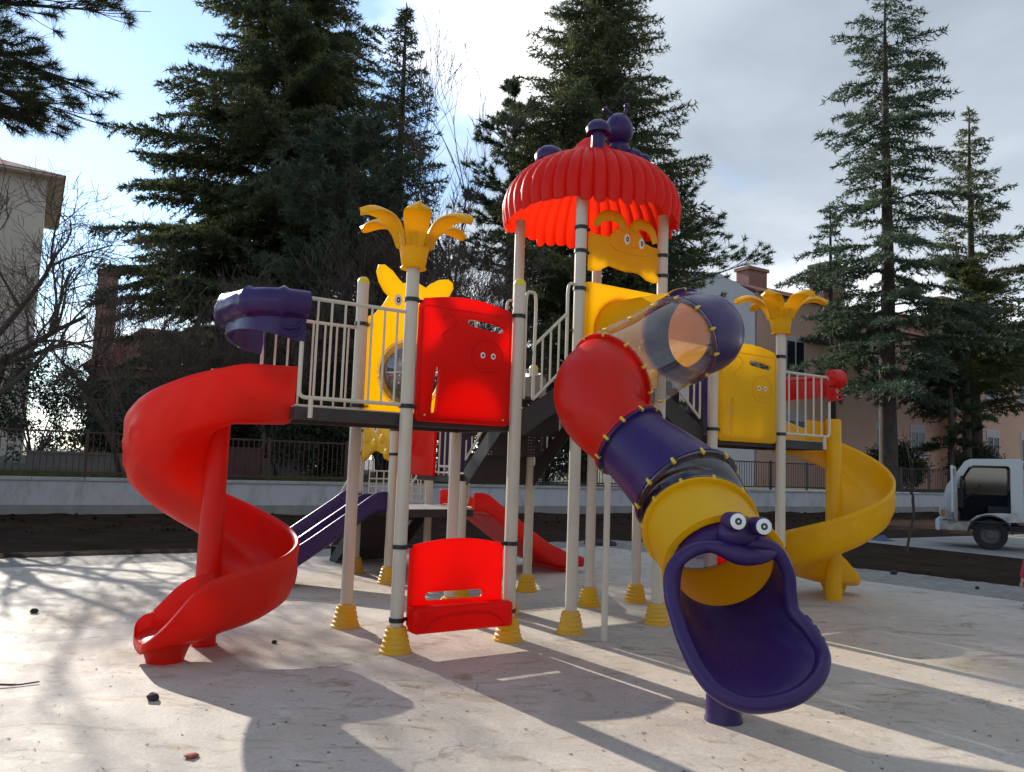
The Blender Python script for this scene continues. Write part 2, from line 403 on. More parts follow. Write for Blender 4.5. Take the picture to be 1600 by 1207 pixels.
# stairs --------------------------------------------------------------
def stair(P, d, run, rise, width, n, name='stair'):
    """P = bottom centre, d = horizontal direction of climbing"""
    P = Vector(P); d = Vector((d[0], d[1], 0)).normalized(); s = Vector((-d.y, d.x, 0)); w = width / 2
    Zv = Vector((0, 0, 1)); o = empty(name, (0, 0, 0), 0, PS)
    for sg in (-1, 1):
        a = P + s * (w * sg); b = a + s * (.012 * sg)
        lo, hi = -.20, .05
        q = [a + Zv * lo, b + Zv * lo, b + d * run + Zv * (rise + lo), a + d * run + Zv * (rise + lo)]
        t = [a + Zv * hi, b + Zv * hi, b + d * run + Zv * (rise + hi), a + d * run + Zv * (rise + hi)]
        MB().hexa(q, t).build('stringer', DARK, o, smooth=0)
    for k in range(n):
        c = P + d * (run * k / n) + Zv * (rise * (k + 1) / n)
        e = P + d * (run * k / n) + Zv * (rise * k / n)
        t = MB().hexa([c - s * w, c + s * w, c + s * w + d * (run / n), c - s * w + d * (run / n)],
                      [x + Zv * .006 for x in (c - s * w, c + s * w, c + s * w + d * (run / n), c - s * w + d * (run / n))])
        t.hexa([e - s * w - Zv * .02, e + s * w - Zv * .02, e + s * w - Zv * .02 + d * .005, e - s * w - Zv * .02 + d * .005],
               [c - s * w - Zv * .002, c + s * w - Zv * .002, c + s * w - Zv * .002 + d * .005, c - s * w - Zv * .002 + d * .005])
        t.build('step', PERF, o, smooth=0)
    return o
stair((1.16, W1 / 2, 2.0), (1, 0), .70, .46, .94, 2)
stair((3.66, W1 / 2, 2.0), (-1, 0), .74, .46, .94, 2)
stair((2.37, 2.26, 1.45), (0, -1), 1.16, 1.0, .96, 4)
stair((2.07, 5.75, 0), (0, -1), 1.24, .95, .98, 4)

# panels ------------------------------------------------------------
def top_arch(x0, x1, y0, yc, ym, r=.05):
    n = 10
    return arc(x1 - r, y0 + r, r, -90, 0, 4) + arc(x1 - r, yc - r, r, 0, 70, 4) + \
        [(x1 - r * .7 - (x1 - x0 - 1.4 * r) * i / n, yc + (ym - yc) * math.sin(PI * (.06 + .88 * i / n))) for i in range(n + 1)] + \
        arc(x0 + r, yc - r, r, 110, 180, 4) + arc(x0 + r, y0 + r, r, 180, 270, 4)
def door_panel(u0, v, mat, label):
    x0, x1 = u0 + .075, u0 + 1.035
    slot = smooth2([(u0 + .56, 2.845), (u0 + .60, 2.875), (u0 + .78, 2.865), (u0 + .93, 2.835), (u0 + .945, 2.80), (u0 + .90, 2.785), (u0 + .74, 2.80), (u0 + .60, 2.815)], 4)
    leaf = smooth2([(u0 + .27, 2.42), (u0 + .285, 2.38), (u0 + .28, 2.2), (u0 + .265, 2.03), (u0 + .245, 2.01), (u0 + .225, 2.03), (u0 + .235, 2.2), (u0 + .25, 2.36)], 4)
    o = obj('door_panel', plate_mesh('door_panel', [top_arch(x0, x1, 1.93, 2.99, 3.06), slot, leaf], .045, mat, .012), PS, M=MFv(v))
    o['label'] = label
    w = MB()                                                  # raised face outline and lines moulded into the sheet
    w.tube([(u0 + .77 + .17 * math.cos(a), v - .020, 2.55 + .15 * math.sin(a)) for a in [i * 2 * PI / 28 for i in range(28)]], .007, 6, closed=True)
    w.tube(catmull([(u0 + .70, v - .020, 2.47), (u0 + .77, v - .020, 2.445), (u0 + .84, v - .020, 2.47)], 5), .006, 6)
    w.tube(rect3(x0 + .03, x1 - .03, 1.965, 2.94, v - .019), .006, 6, closed=True)
    w.tube(catmull([(u0 + .30, v - .02, 2.84), (u0 + .36, v - .02, 2.90), (u0 + .44, v - .02, 2.84), (u0 + .38, v - .02, 2.76), (u0 + .30, v - .02, 2.70), (u0 + .36, v - .02, 2.64)], 5), .006, 6)
    d = w.build('moulded_lines', mat, o); d.matrix_local = MFv(v).inverted()
    for x in (u0 + .72, u0 + .83):
        n = 18; h = MB().grid([[(x + a * .024 * math.cos(2 * PI * j / n), v - .0225 - dd, 2.56 + a * .027 * math.sin(2 * PI * j / n)) for j in range(n)] for a, dd in ((1, -.01), (1, .004), (.5, .005))], False, True)
        q = h.build('eye', WHITE, o); q.matrix_local = MFv(v).inverted()
        q = MB().ball((x, v - .024, 2.56), .014, 10, 1.1, 1, .4).build('pupil', PUPIL, o); q.matrix_local = MFv(v).inverted()
    for x in (u0 + .16, u0 + .96): q = MB().ball((x, v - .022, 1.985), .011, 8).build('bolt_cap', BOLT, o); q.matrix_local = MFv(v).inverted()
    return o
def rect3(x0, x1, z0, z1, y, r=.05):
    return [(x, y, z) for x, z in rrect(x0, x1, z0, z1, r)]
door_panel(0, 0, REDP, 'red panel with hand slots and small eyes')
door_panel(3.74, 0, YELP, 'yellow panel with hand slots and small eyes')
def bench_panel(u0, mat, label):
    slot = rrect(u0 + .25, u0 + .82, .41, .48, .034)
    o = obj('bench_panel', plate_mesh('bench_panel', [top_arch(u0 + .09, u0 + 1.02, .19, .87, .93, .04), slot], .04, mat, .012), PS, M=MFv(0))
    o['label'] = label
    b = MB().box(u0 + .075, u0 + 1.04, -.19, -.024, .17, .385).build('shelf', mat, o, bevel=.03); b.matrix_local = MFv(0).inverted()
    a = MB().tube(catmull([(u0 + .17, -.19, .19), (u0 + .24, -.19, .27), (u0 + .40, -.19, .315), (u0 + .72, -.19, .315), (u0 + .88, -.19, .27), (u0 + .95, -.19, .19)], 6), .012, 8).build('moulded_arch', mat, o); a.matrix_local = MFv(0).inverted()
    return o
bench_panel(0, REDP, 'low red panel with a shelf and one slot'); bench_panel(3.74, REDP, 'low red panel between the right posts')

# yellow animal panel with bubble window (back of the left deck)
out = [(.07, 2.03), (1.04, 2.03), (1.04, 2.98), (.90, 3.00)] + [(x, z) for x, z in
      [(.84, 3.10), (.83, 3.17), (.86, 3.20), (.95, 3.30), (1.00, 3.40), (.99, 3.46), (.93, 3.49), (.83, 3.47), (.73, 3.41), (.68, 3.36),
       (.60, 3.395), (.50, 3.40), (.42, 3.37), (.37, 3.41), (.30, 3.48), (.21, 3.53), (.15, 3.52), (.13, 3.45), (.16, 3.35), (.22, 3.26), (.27, 3.22), (.22, 3.13), (.13, 3.02)]] + [(.07, 2.99)]
o = obj('bubble_panel', plate_mesh('bubble_panel', [out, ell(.54, 2.45, .33, .33, 40)], .04, YELP, .012), PS, M=MFv(W1))
o['label'] = 'yellow animal-head panel with a round bubble window'
def child_world(mb, name, mat, par, v, **k):
    q = mb.build(name, mat, par, **k); q.matrix_local = MFv(v).inverted(); return q
child_world(MB().grid([[(.54 + a * .34 * math.cos(2 * PI * j / 40), W1 - d, 2.45 + a * .34 * math.sin(2 * PI * j / 40)) for j in range(40)] for a, d in ((1.06, .022), (1.0, .03), (.97, .08), (.88, .15), (.72, .21), (.5, .25), (.25, .27), (.02, .275))], False, True), 'bubble_window', BUBBLE, o, W1)
def eye_pair(par, pts, v, r, ry):
    for x, z in pts:
        n = 20
        m = MB().grid([[(x + a * r * math.cos(2 * PI * j / n), v - d, z + a * ry * math.sin(2 * PI * j / n)) for j in range(n)] for a, d in ((1.0, .01), (1.0, .024), (.9, .027), (.01, .0275))], False, True)
        child_world(m, 'eye', WHITE, par, v)
        m = MB().grid([[(x + a * r * math.cos(2 * PI * j / n), v - d, z + a * ry * math.sin(2 * PI * j / n)) for j in range(n)] for a, d in ((.50, .026), (.50, .030), (.22, .0305), (.20, .026))], False, True)
        child_world(m, 'pupil', PUPIL, par, v)
eye_pair(o, [(.37, 3.19), (.68, 3.19)], W1, .042, .058)

# rabbit-ear panel under the roof
def zx(x, y): return (1.92 + (x - 555) / 350 * .93, 3.93 - (y - 745 - 60 * (x - 555) / 350) * .00193)
out = [zx(*p) for p in [(555, 745), (600, 752), (655, 760), (680, 722), (715, 700), (755, 695), (795, 712), (820, 745), (835, 780), (870, 798), (908, 806), (908, 1000),
                        (885, 1000), (850, 985), (815, 955), (785, 946), (740, 944), (700, 932), (655, 916), (630, 930), (605, 945), (580, 948), (555, 944)]]
o = obj('rabbit_panel', plate_mesh('rabbit_panel', [out], .036, YELP, .012), PS, M=MFv(0)); o['label'] = 'yellow rabbit-head panel under the roof'
for pts in ([(725, 712), (705, 665), (660, 643), (615, 655), (583, 700)], [(765, 715), (790, 683), (830, 682), (868, 712), (888, 780)]):
    P = [zx(*p) for p in pts]; cc = catmull([(x, -.012, z) for x, z in P], 6)
    rr = [.035 + .024 * math.sin(PI * (.15 + .85 * i / (len(cc) - 1))) for i in range(len(cc))]
    fr = frames(cc); rows = []
    for (p, t, a, b), r_ in zip(fr, rr):
        side_ = Vector((0, 1, 0)).cross(t).normalized()
        rows.append([p + side_ * (r_ * math.cos(2 * PI * j / 12)) + Vector((0, 1, 0)) * (.022 * math.sin(2 * PI * j / 12)) for j in range(12)])
    m = MB().grid(rows, False, True); n = len(m.v); m.f += [tuple(range(12))[::-1], tuple(range(n - 12, n))]
    child_world(m, 'rabbit_ear', YEL, o, 0)
eye_pair(o, [zx(738, 768), zx(813, 786)], 0, .036, .058)
child_world(MB().ball((zx(775, 805)[0], -.02, zx(775, 805)[1]), .03, 10, .7, 1, .6).tube([(a, -.019, b) for a, b in [zx(650, 800), zx(690, 830), zx(740, 845), zx(800, 852), zx(850, 850)]], .007, 6), 'muzzle', YEL, o, 0)

# square panel with tube mouth
o = obj('tube_panel', plate_mesh('tube_panel', [rrect(1.885, 2.865, 2.42, 3.43, .05), ell(2.375, 2.93, .375, .375, 40)], .045, YELP, .012), PS, M=MFv(0))
o['label'] = 'square yellow panel holding the top of the tube slide'
# panels of the low rear part
o = obj('closing_panel', plate_mesh('closing_panel', [rrect(-3.72, -2.80, 1.40, 2.30, .03), rrect(-3.20, -2.92, 2.02, 2.06, .018)], .04, REDP, .01), PS, M=Matrix.Translation((1.76, 0, 0)) @ ML); o['label'] = 'red panel at the rear landing'
fish = smooth2([(.06, 1.72), (.02, 1.62), (.10, 1.57), (.20, 1.64), (.34, 1.67), (.50, 1.70), (.66, 1.67), (.78, 1.60), (.92, 1.56), (.98, 1.66), (.93, 1.80), (.96, 1.96), (.86, 2.03), (.70, 2.05), (.60, 2.10), (.46, 2.12), (.34, 2.08), (.22, 2.03), (.10, 2.00), (.03, 1.88)], 4)
fish = [(-3.42 - x * 1.02, z) for x, z in fish]
o = obj('animal_panel', plate_mesh('animal_panel', [fish], .05, YEL, .014), PS, M=Matrix.Translation((1.46, 0, 0)) @ ML); o['label'] = 'wavy yellow panel above the purple slide'
q = MB().ball((1.435, 3.92, 2.0), .05, 12, 1.2, .2).build('eye', WHITE, o); q.matrix_local = (Matrix.Translation((1.46, 0, 0)) @ ML).inverted()
q = MB().ball((1.424, 3.92, 2.0), .022, 10, 1.2, .3).build('pupil', PUPIL, o); q.matrix_local = (Matrix.Translation((1.46, 0, 0)) @ ML).inverted()
for vv, zz_, rr_ in ((3.56, 1.66, .075), (4.30, 1.64, .075), (3.95, 1.78, .09), (3.72, 1.86, .07), (4.2, 1.86, .07)):
    q = MB().ball((1.435, vv, zz_), rr_, 12, 1, .35).build('moulded_bulge', YEL, o); q.matrix_local = (Matrix.Translation((1.46, 0, 0)) @ ML).inverted()
o = obj('side_panel', plate_mesh('side_panel', [rrect(4.46, 4.82, 2.0, 3.0, .05)], .04, PUR, .012), PS, M=MFv(W1)); o['label'] = 'narrow purple panel'
o = obj('side_panel', plate_mesh('side_panel', [rrect(2.10, 2.60, 1.5, 2.4, .05)], .04, PUR, .012), PS, M=MFv(3.36)); o['label'] = 'purple panel behind the landing'

# hoods over the spiral slide entries --------------------------------------
def hood(mat, flip, label):
    ends = (-.92, 0.0), (-.92, W1); n = 40; rows = []
    for i in range(n + 1):
        t = i / n; a = PI * t
        c = Vector((-.92 - .45 * abs(math.sin(a)) ** .75, W1 / 2 - (W1 / 2 + .02) * math.copysign(abs(math.cos(a)) ** .8, math.cos(a)), 0))
        a2 = a + .01; c2 = Vector((-.92 - .45 * abs(math.sin(a2)) ** .75, W1 / 2 - (W1 / 2 + .02) * math.copysign(abs(math.cos(a2)) ** .8, math.cos(a2)), 0))
        tg = (c2 - c).normalized(); nr = Vector((-tg.y, tg.x, 0))
        if nr.dot(c - Vector((-.8, W1 / 2, 0))) < 0: nr = -nr
        ring = 1.0 + .22 * sum(math.exp(-((t - q) / .012) ** 2) for q in (.10, .30, .5, .70, .90))
        drop = .10 * math.sin(a)
        prof = [(0, 2.50 + drop), (.0, 2.64 + drop * .4), (0, 2.68), (.03, 2.70)]
        for k in range(9):
            b = -2.0 + 4.6 * k / 8; prof.append((.02 + .085 * ring * math.cos(b), 2.80 + .105 * ring * math.sin(b)))
        prof += [(-.035, 2.84), (-.035, 2.60), (-.03, 2.50 + drop)]
        rows.append([c + nr * o_ + Vector((0, 0, h_)) for o_, h_ in prof])
    m = MB().grid(rows, False, True); k = len(rows[0]); N_ = len(m.v); m.f += [tuple(range(k))[::-1], tuple(range(N_ - k, N_))]
    for vv in (-.045, W1 + .045):                                     # two moulded brackets at each end
        for k_, zc in enumerate((2.66, 2.60)):
            m.tube(catmull([(-.96, vv, zc), (-1.00, vv, zc - .05), (-1.08, vv, zc - .07), (-1.14, vv, zc - .04)], 5), .012, 8)
    if flip: m.v = [(4.86 - x, W1 - y, z) for x, y, z in m.v]
    o = m.build('entry_hood', mat, PS, smooth=50); o['label'] = label
hood(PUR, False, 'purple hood over the red spiral slide'); hood(RED, True, 'red hood over the yellow spiral slide')

# spiral slides ------------------------------------------------------------
def spiral(mat, label, loc, rz, Le=.57):
    Ls = .42
    zt = [(-30, 1.925), (0, 1.91), (30, 1.80), (60, 1.66), (90, 1.49), (120, 1.31), (150, 1.13), (180, .95), (210, .79), (240, .645), (270, .53), (300, .44), (330, .36), (360, .29), (400, .235), (500, .185)]
    def zb(t):
        for (a, za), (b, zb_) in zip(zt, zt[1:]):
            if t <= b: return za + (zb_ - za) * (t - a) / (b - a)
        return zt[-1][1]
    fr = []
    for i in range(14): s = i / 14; fr.append((Vector((Ls * (1 - s), 0, 0)), 0, -30 * (1 - s), 1, 1))
    n = 120
    for i in range(n): th = 360 * i / n; fr.append((Vector((0, 0, 0)), th, th, 1, max(0.25, 1 - i / 12, .25 + .65 * min(1, max(0, (th - 270) / 80)))))
    for i in range(41):
        s = i / 40; e = max(0, (s - .22) / .78); fr.append((Vector((-Le * s, 0, 0)), 360, 360 + 140 * s, 1 - .86 * (e * e * (3 - 2 * e)), .90 + .10 * s))
    tot = len(fr); rows = []
    # smooth heights
    zs = [zb(f[2]) for f in fr]
    for _ in range(3): zs = [zs[0]] + [(zs[i - 1] + 2 * zs[i] + zs[i + 1]) / 4 for i in range(1, tot - 1)] + [zs[-1]]
    for i, (o_, th, tt, w, wi) in enumerate(fr):
        er = Vector((-math.sin(R(th)), -math.cos(R(th)), 0)); z = zs[i]
        endr = max(0, (i - (tot - 11)) / 10); kx_ = 1 - .34 * (1 - math.sqrt(max(0, 1 - endr ** 2)))                               # rolled lip at the exit
        pr = [(.085, .36 * wi * w), (.10, .33 * wi * w), (.11, .12 * wi), (.17, .02), (.30, .0), (.45, .0), (.57, .02), (.635, .10 * w + .01), (.668, .24 * w), (.688, .35 * w), (.70, .385 * w), (.722, .395 * w), (.738, .375 * w), (.738, .34 * w)]
        outer = [(.735, .30), (.731, .255), (.727, .21), (.723, .165), (.718, .12), (.712, .075), (.703, .03), (.69, -.015)]
        arc_s = (R(th) * .72) if th < 360 else R(360) * .72 + (-o_.x)
        for k, (r_, h_) in enumerate(outer):
            b = 0
            if 18 < i < tot - 42:
                ds = (arc_s % .36) - .18; dh = h_ - .14; q = math.hypot(ds, dh)
                b = .017 * math.exp(-((q - .085) / .018) ** 2) + .011 * math.exp(-(q / .035) ** 2)
            pr.append((r_ + b, h_ * (w if h_ > 0 else 1)))
        pr += [(.62, -.062), (.45, -.075), (.25, -.07), (.13, -.05), (.085, -.01)]
        rows.append([o_ + er * ((.42 + (r_ - .42) * kx_) * .985) + Vector((0, 0, z + h_ * (1 - .25 * endr ** 3) - .04 * endr ** 3)) for r_, h_ in pr])
    m = MB().grid(rows, False, True); k = len(rows[0]); N_ = len(m.v); m.f += [tuple(range(k))[::-1], tuple(range(N_ - k, N_))]
    sl_ = m.build('spiral_slide', mat, PS, loc, rz, smooth=50); sl_['label'] = label
    MB().lathe([(.115, 0.004), (.112, .012), (.098, .014), (.098, 2.29), (.088, 2.31)], 20).build('centre_column', mat, sl_)
    f = MB(); ex = -Le + .14; yy = -.42
    f.lathe([(.135, 0), (.14, .03), (.165, .10), (.20, .17)], 24, (ex + .06, yy, 0)); f.build('exit_foot', mat, sl_)
    g = MB()
    for kx in range(6): g.tube([(-Le + .13 + kx * .024, -.24, .193), (-Le + .13 + kx * .024, -.60, .193)], .006, 6)
    g.build('grip_ridges', mat, sl_)
    return sl_
spiral(RED, 'red spiral slide', (-1.33, .89, 0), 0)
spiral(YEL, 'yellow spiral slide', (6.22, .24, 0), PI, .80)

# double-lane straight slides of the low part --------------------------------
def wave_slide(mat, label, loc, sgn):
    prof_len = [(0, .97), (.14, .97), (.26, .93), (.45, .80), (.75, .60), (1.05, .40), (1.30, .25), (1.48, .175), (1.66, .15), (1.95, .14)]
    line = catmull([(a, 0, b) for a, b in prof_len], 5); rows = []
    for i, p in enumerate(line):
        t = i / (len(line) - 1); wall = .20 if t < .8 else .20 - .12 * (t - .8) / .2
        sec = [(-.52, -.03), (-.52, wall - .02), (-.51, wall), (-.485, wall), (-.47, wall - .02), (-.45, .03), (-.42, .0), (-.06, .0), (-.035, .03), (-.02, wall * .75), (.02, wall * .75), (.035, .03), (.06, 0), (.42, 0), (.45, .03), (.47, wall - .02), (.485, wall), (.51, wall), (.52, wall - .02), (.52, -.03), (.49, -.06), (-.49, -.06)]
        rows.append([(sgn * p.x, y, p.z + z) for y, z in sec])
    m = MB().grid(rows, False, True); k = len(rows[0]); N_ = len(m.v); m.f += [tuple(range(k))[::-1], tuple(range(N_ - k, N_))]
    o = m.build('straight_slide', mat, PS, loc, smooth=35, bevel=.006); o['label'] = label
    MB().box(sgn * 1.70 - .08, sgn * 1.70 + .08, -.40, .40, 0, .085).build('exit_foot', mat, o, bevel=.02)
wave_slide(PUR, 'purple double-lane slide', (1.48, 3.94, 0), -1); wave_slide(RED, 'red double-lane slide', (2.74, 3.94, 0), 1)

# ribbed roof --------------------------------------------------------------------
RC = (2.375, .555)
def roof():
    prof = [(.95, 4.25), (.972, 4.32), (.975, 4.40), (.95, 4.51), (.90, 4.61), (.81, 4.72), (.69, 4.815), (.56, 4.885), (.43, 4.94), (.325, 4.985), (.255, 5.035), (.205, 5.085), (.165, 5.135), (.12, 5.18), (.06, 5.20), (.02, 5.205)]
    nr, per = 42, 8; n = nr * per; rows = []
    drops = [rnd.choice((0, .02, .05, .07)) for _ in range(nr)]
    for i, (r, z) in enumerate(prof):
        row = []
        for j in range(n):
            a = 2 * PI * j / n; ph = (j % per) / per; rib = abs(math.sin(PI * ph)) ** .6
            amp = .045 * min(1, r / .7) if r > .2 else .01
            dz = 0
            if i == 0: dz = -(drops[j // per] + .015) * (rib ** .8)
            if i == 1: dz = -drops[j // per] * .5 * rib
            rr = r - amp + amp * rib
            row.append((rr * math.cos(a), rr * math.sin(a), z + dz))
        rows.append(row)
    m = MB().grid(rows, False, True); N_ = len(m.v); m.f.append(tuple(range(N_ - n, N_)))
    o = m.build('ribbed_roof', ROOFM, PS, (RC[0], RC[1], 0), R(-33), smooth=60); o['label'] = 'red ribbed mushroom-shaped roof'
    def mush(x, y, z, r, hs, rs, name='mushroom'):
        q = MB().lathe([(rs * 1.05, 0), (rs, .03), (rs * .95, hs)], 16, (x, y, z)).lathe([(r * .55, hs - .01), (r * .92, hs - .02), (r, hs + .03), (r * .95, hs + r * .35), (r * .78, hs + r * .62), (r * .5, hs + r * .82), (r * .15, hs + r * .9)], 24, (x, y, z))
        return q.build(name, PUR, o)
    mush(-.47, .08, 4.87, .17, .11, .09)
    mush(.02, -.40, 4.92, .135, .20, .075)
    b = MB()                                                    # antennae insect climbing towards the peak
    cx_, cy_ = .29, -.02
    b.ball((cx_, cy_, 5.06), .135, 18, .9); b.ball((cx_ + .15, cy_ - .06, 4.98), .105, 16, .85); b.ball((cx_ + .25, cy_ - .10, 4.93), .09, 16, .8)
    b.lathe([(.03, -.01), (.10, .02), (.155, .08), (.165, .14), (.15, .22), (.11, .29), (.06, .335), (.02, .35)], 22, (cx_ - .01, cy_, 5.15))
    for sx_ in (-1, 1):
        pts = catmull([(cx_ + sx_ * .05, cy_, 5.45), (cx_ + sx_ * .085 - .02, cy_, 5.51), (cx_ + sx_ * .12 - .04, cy_, 5.54)], 4) if sx_ < 0 else catmull([(cx_ + .03, cy_, 5.46), (cx_ + .06, cy_, 5.52), (cx_ + .075, cy_, 5.59)], 4)
        b.tube(pts, .016, 8); b.ball(pts[-1], .032, 10)
    b.build('insect_figure', PUR, o)
roof()

# flower toppers -------------------------------------------------------------------
def topper(u, v, z, rot, label):
    m = MB().lathe([(.115, 0.004), (.112, .012), (.098, .014), (.103, .02), (.118, .12), (.135, .20), (.155, .27), (.16, .30), (.12, .31)], 24)
    o = m.build('flower_topper', YEL, PS, (u, v, z), rot); o['label'] = label
    mid = [(.11, .19), (.15, .30), (.21, .38), (.29, .43), (.38, .445), (.46, .43), (.54, .39)]
    for k in range(6):
        a = k * PI / 3; ca, sa = math.cos(a), math.sin(a)
        line = catmull([(x, 0, y) for x, y in mid], 4); rows = []; nL = len(line) - 1
        for i, p in enumerate(line):
            t = i / nL; w = .062 + .055 * math.sin(PI * min(1, t * .95 + .05)) ; w *= (1 if t < .82 else math.sqrt(max(.02, 1 - ((t - .82) / .18) ** 2)))
            tg = (line[min(i + 1, nL)] - line[max(i - 1, 0)]).normalized(); nn = Vector((-tg.z, 0, tg.x))
            row = []
            for j in range(12):
                b = 2 * PI * j / 12; y = w * math.cos(b); off = .019 * math.sin(b) - .030 * abs(math.cos(b)) ** 1.5 + (.012 if abs(math.cos(b)) < .2 else 0)
                q = p + nn * off; row.append((q.x * ca - y * sa, q.x * sa + y * ca, q.z))
            rows.append(row)
        lf = MB().grid(rows, False, True); N_ = len(lf.v); lf.f += [tuple(range(12))[::-1], tuple(range(N_ - 12, N_))]
        lf.build('leaf', YEL, o, smooth=60)
topper(0, 0, 3.24, R(-113 - 0), 'yellow palm-shaped topper on the left deck'); topper(4.87, 0, 3.24, R(-100), 'yellow palm-shaped topper on the right deck')

# tube slide ---------------------------------------------------------------------------
TP = [(2.375, .03, 2.93), (2.375, -.55, 2.91), (2.375, -.88, 2.885), (2.335, -1.16, 2.82), (1.90, -1.29, 2.685), (1.56, -1.26, 2.49), (1.20, -1.25, 2.31), (1.01, -1.33, 2.17), (.965, -1.46, 1.99), (1.05, -1.655, 1.80), (1.145, -2.16, 1.43), (1.10, -2.325, 1.215), (.974, -2.66, .985)]
tl = catmull(TP, 10); TR = .36
tfr = frames(tl)
TD = Vector((-.574, -.819, -.50)).normalized()                        # the lower tube turns to face the open square
def sstep(x): x = max(0.0, min(1.0, x)); return x * x * (3 - 2 * x)
for i in range(95, len(tfr)):
    p, t, a, b = tfr[i]; t = t.lerp(TD, .85 * sstep((i - 95) / 13)).normalized(); a = tfr[i - 1][2]; a = (a - t * a.dot(t)).normalized(); tfr[i] = (p, t, a, t.cross(a))
def trad(i): return TR - .075 * sstep((i - 66) / 24) * (1 - sstep((i - 90) / 11))
tube_root = empty('tube_slide', (0, 0, 0), 0, PS); tube_root['label'] = 'tube slide with a purple gaping mouth'
def tube_sec(i0, i1, mat, label=None, name='tube_section', gap=0, r=TR):
    nn = 48; rows = []
    a, b = i0 * 10, i1 * 10
    for off in ((0, .014) if mat not in (CLEAR, CLEARP) else (0,)):
        rws = []
        for k, (p, t, x, y) in enumerate(tfr[a:b + 1]): rr = trad(a + k) - off; rws.append([p + (x * math.cos(2 * PI * j / nn) + y * math.sin(2 * PI * j / nn)) * rr for j in range(nn)])
        rows.append(rws)
    m = MB().grid(rows[0] + rows[1][::-1], True, True) if len(rows) > 1 else MB().grid(rows[0], False, True)
    for i in (a, b):                                                # joint flanges
        p, t, x, y = tfr[i]; q = t * (.013 if i == a else -.013); r = trad(i)
        m.grid([[p + q + t * d + (x * math.cos(2 * PI * j / nn) + y * math.sin(2 * PI * j / nn)) * rr for j in range(nn)] for rr, d in ((r - .01, -.009), (r + .030, -.009), (r + .033, 0), (r + .030, .009), (r - .01, .009))], False, True)
    o = m.build(name, mat, tube_root, smooth=50)
    if label: o['label'] = label
    return o
tube_sec(0, 2, YEL, 'short yellow tube leaving the panel'); tube_sec(2, 4, PUR, 'purple tube elbow')
cl = tube_sec(4, 6, CLEAR, 'clear tube'); tube_sec(6, 9, RED, 'red tube elbow'); tube_sec(9, 10, PUR, 'straight purple tube')
tube_sec(10, 11, CLEARP, 'smoky clear tube'); tube_sec(11, 12, YEL, 'lower yellow tube')
BOLTM = MB().tube([(0, 0, -.026), (0, 0, -.022), (0, 0, .022), (0, 0, .026)], [.008, .0145, .0145, .008], 8).mesh('joint_bolt', BOLT)
def bolt_at(c, axis):
    o = obj('joint_bolt', BOLTM, tube_root); o.matrix_local = Matrix.Translation(c) @ axis.to_track_quat('Z', 'Y').to_matrix().to_4x4()
def bolts(i, n=12, ph=0.0):
    p, t, x, y = tfr[i * 10]; TR = trad(i * 10)
    for j in range(n):
        a = 2 * PI * (j + ph) / n; bolt_at(p + (x * math.cos(a) + y * math.sin(a)) * (TR + .022), t)
for i in (2, 4, 6, 9, 10, 11): bolts(i, 11, .25)
m = MB()                                                   # lengthwise seams of the clear tube
for ang in (25, 205, 115):
    sm = []
    for k, (p, t, x, y) in enumerate(tfr[41:60]):
        d = x * math.cos(R(ang)) + y * math.sin(R(ang)); sm.append((p, d, t))
    rows = [[p + d * TR - t.cross(d) * .012, p + d * (TR + .03) - t.cross(d) * .012, p + d * (TR + .03) + t.cross(d) * .012, p + d * TR + t.cross(d) * .012] for p, d, t in sm]
    MB().grid(rows, False, False).build('seam_flange', CLEAR, tube_root)
    for k in (2, 9, 16):
        p, d, t = sm[k]; bolt_at(p + d * (TR + .016), t.cross(d))


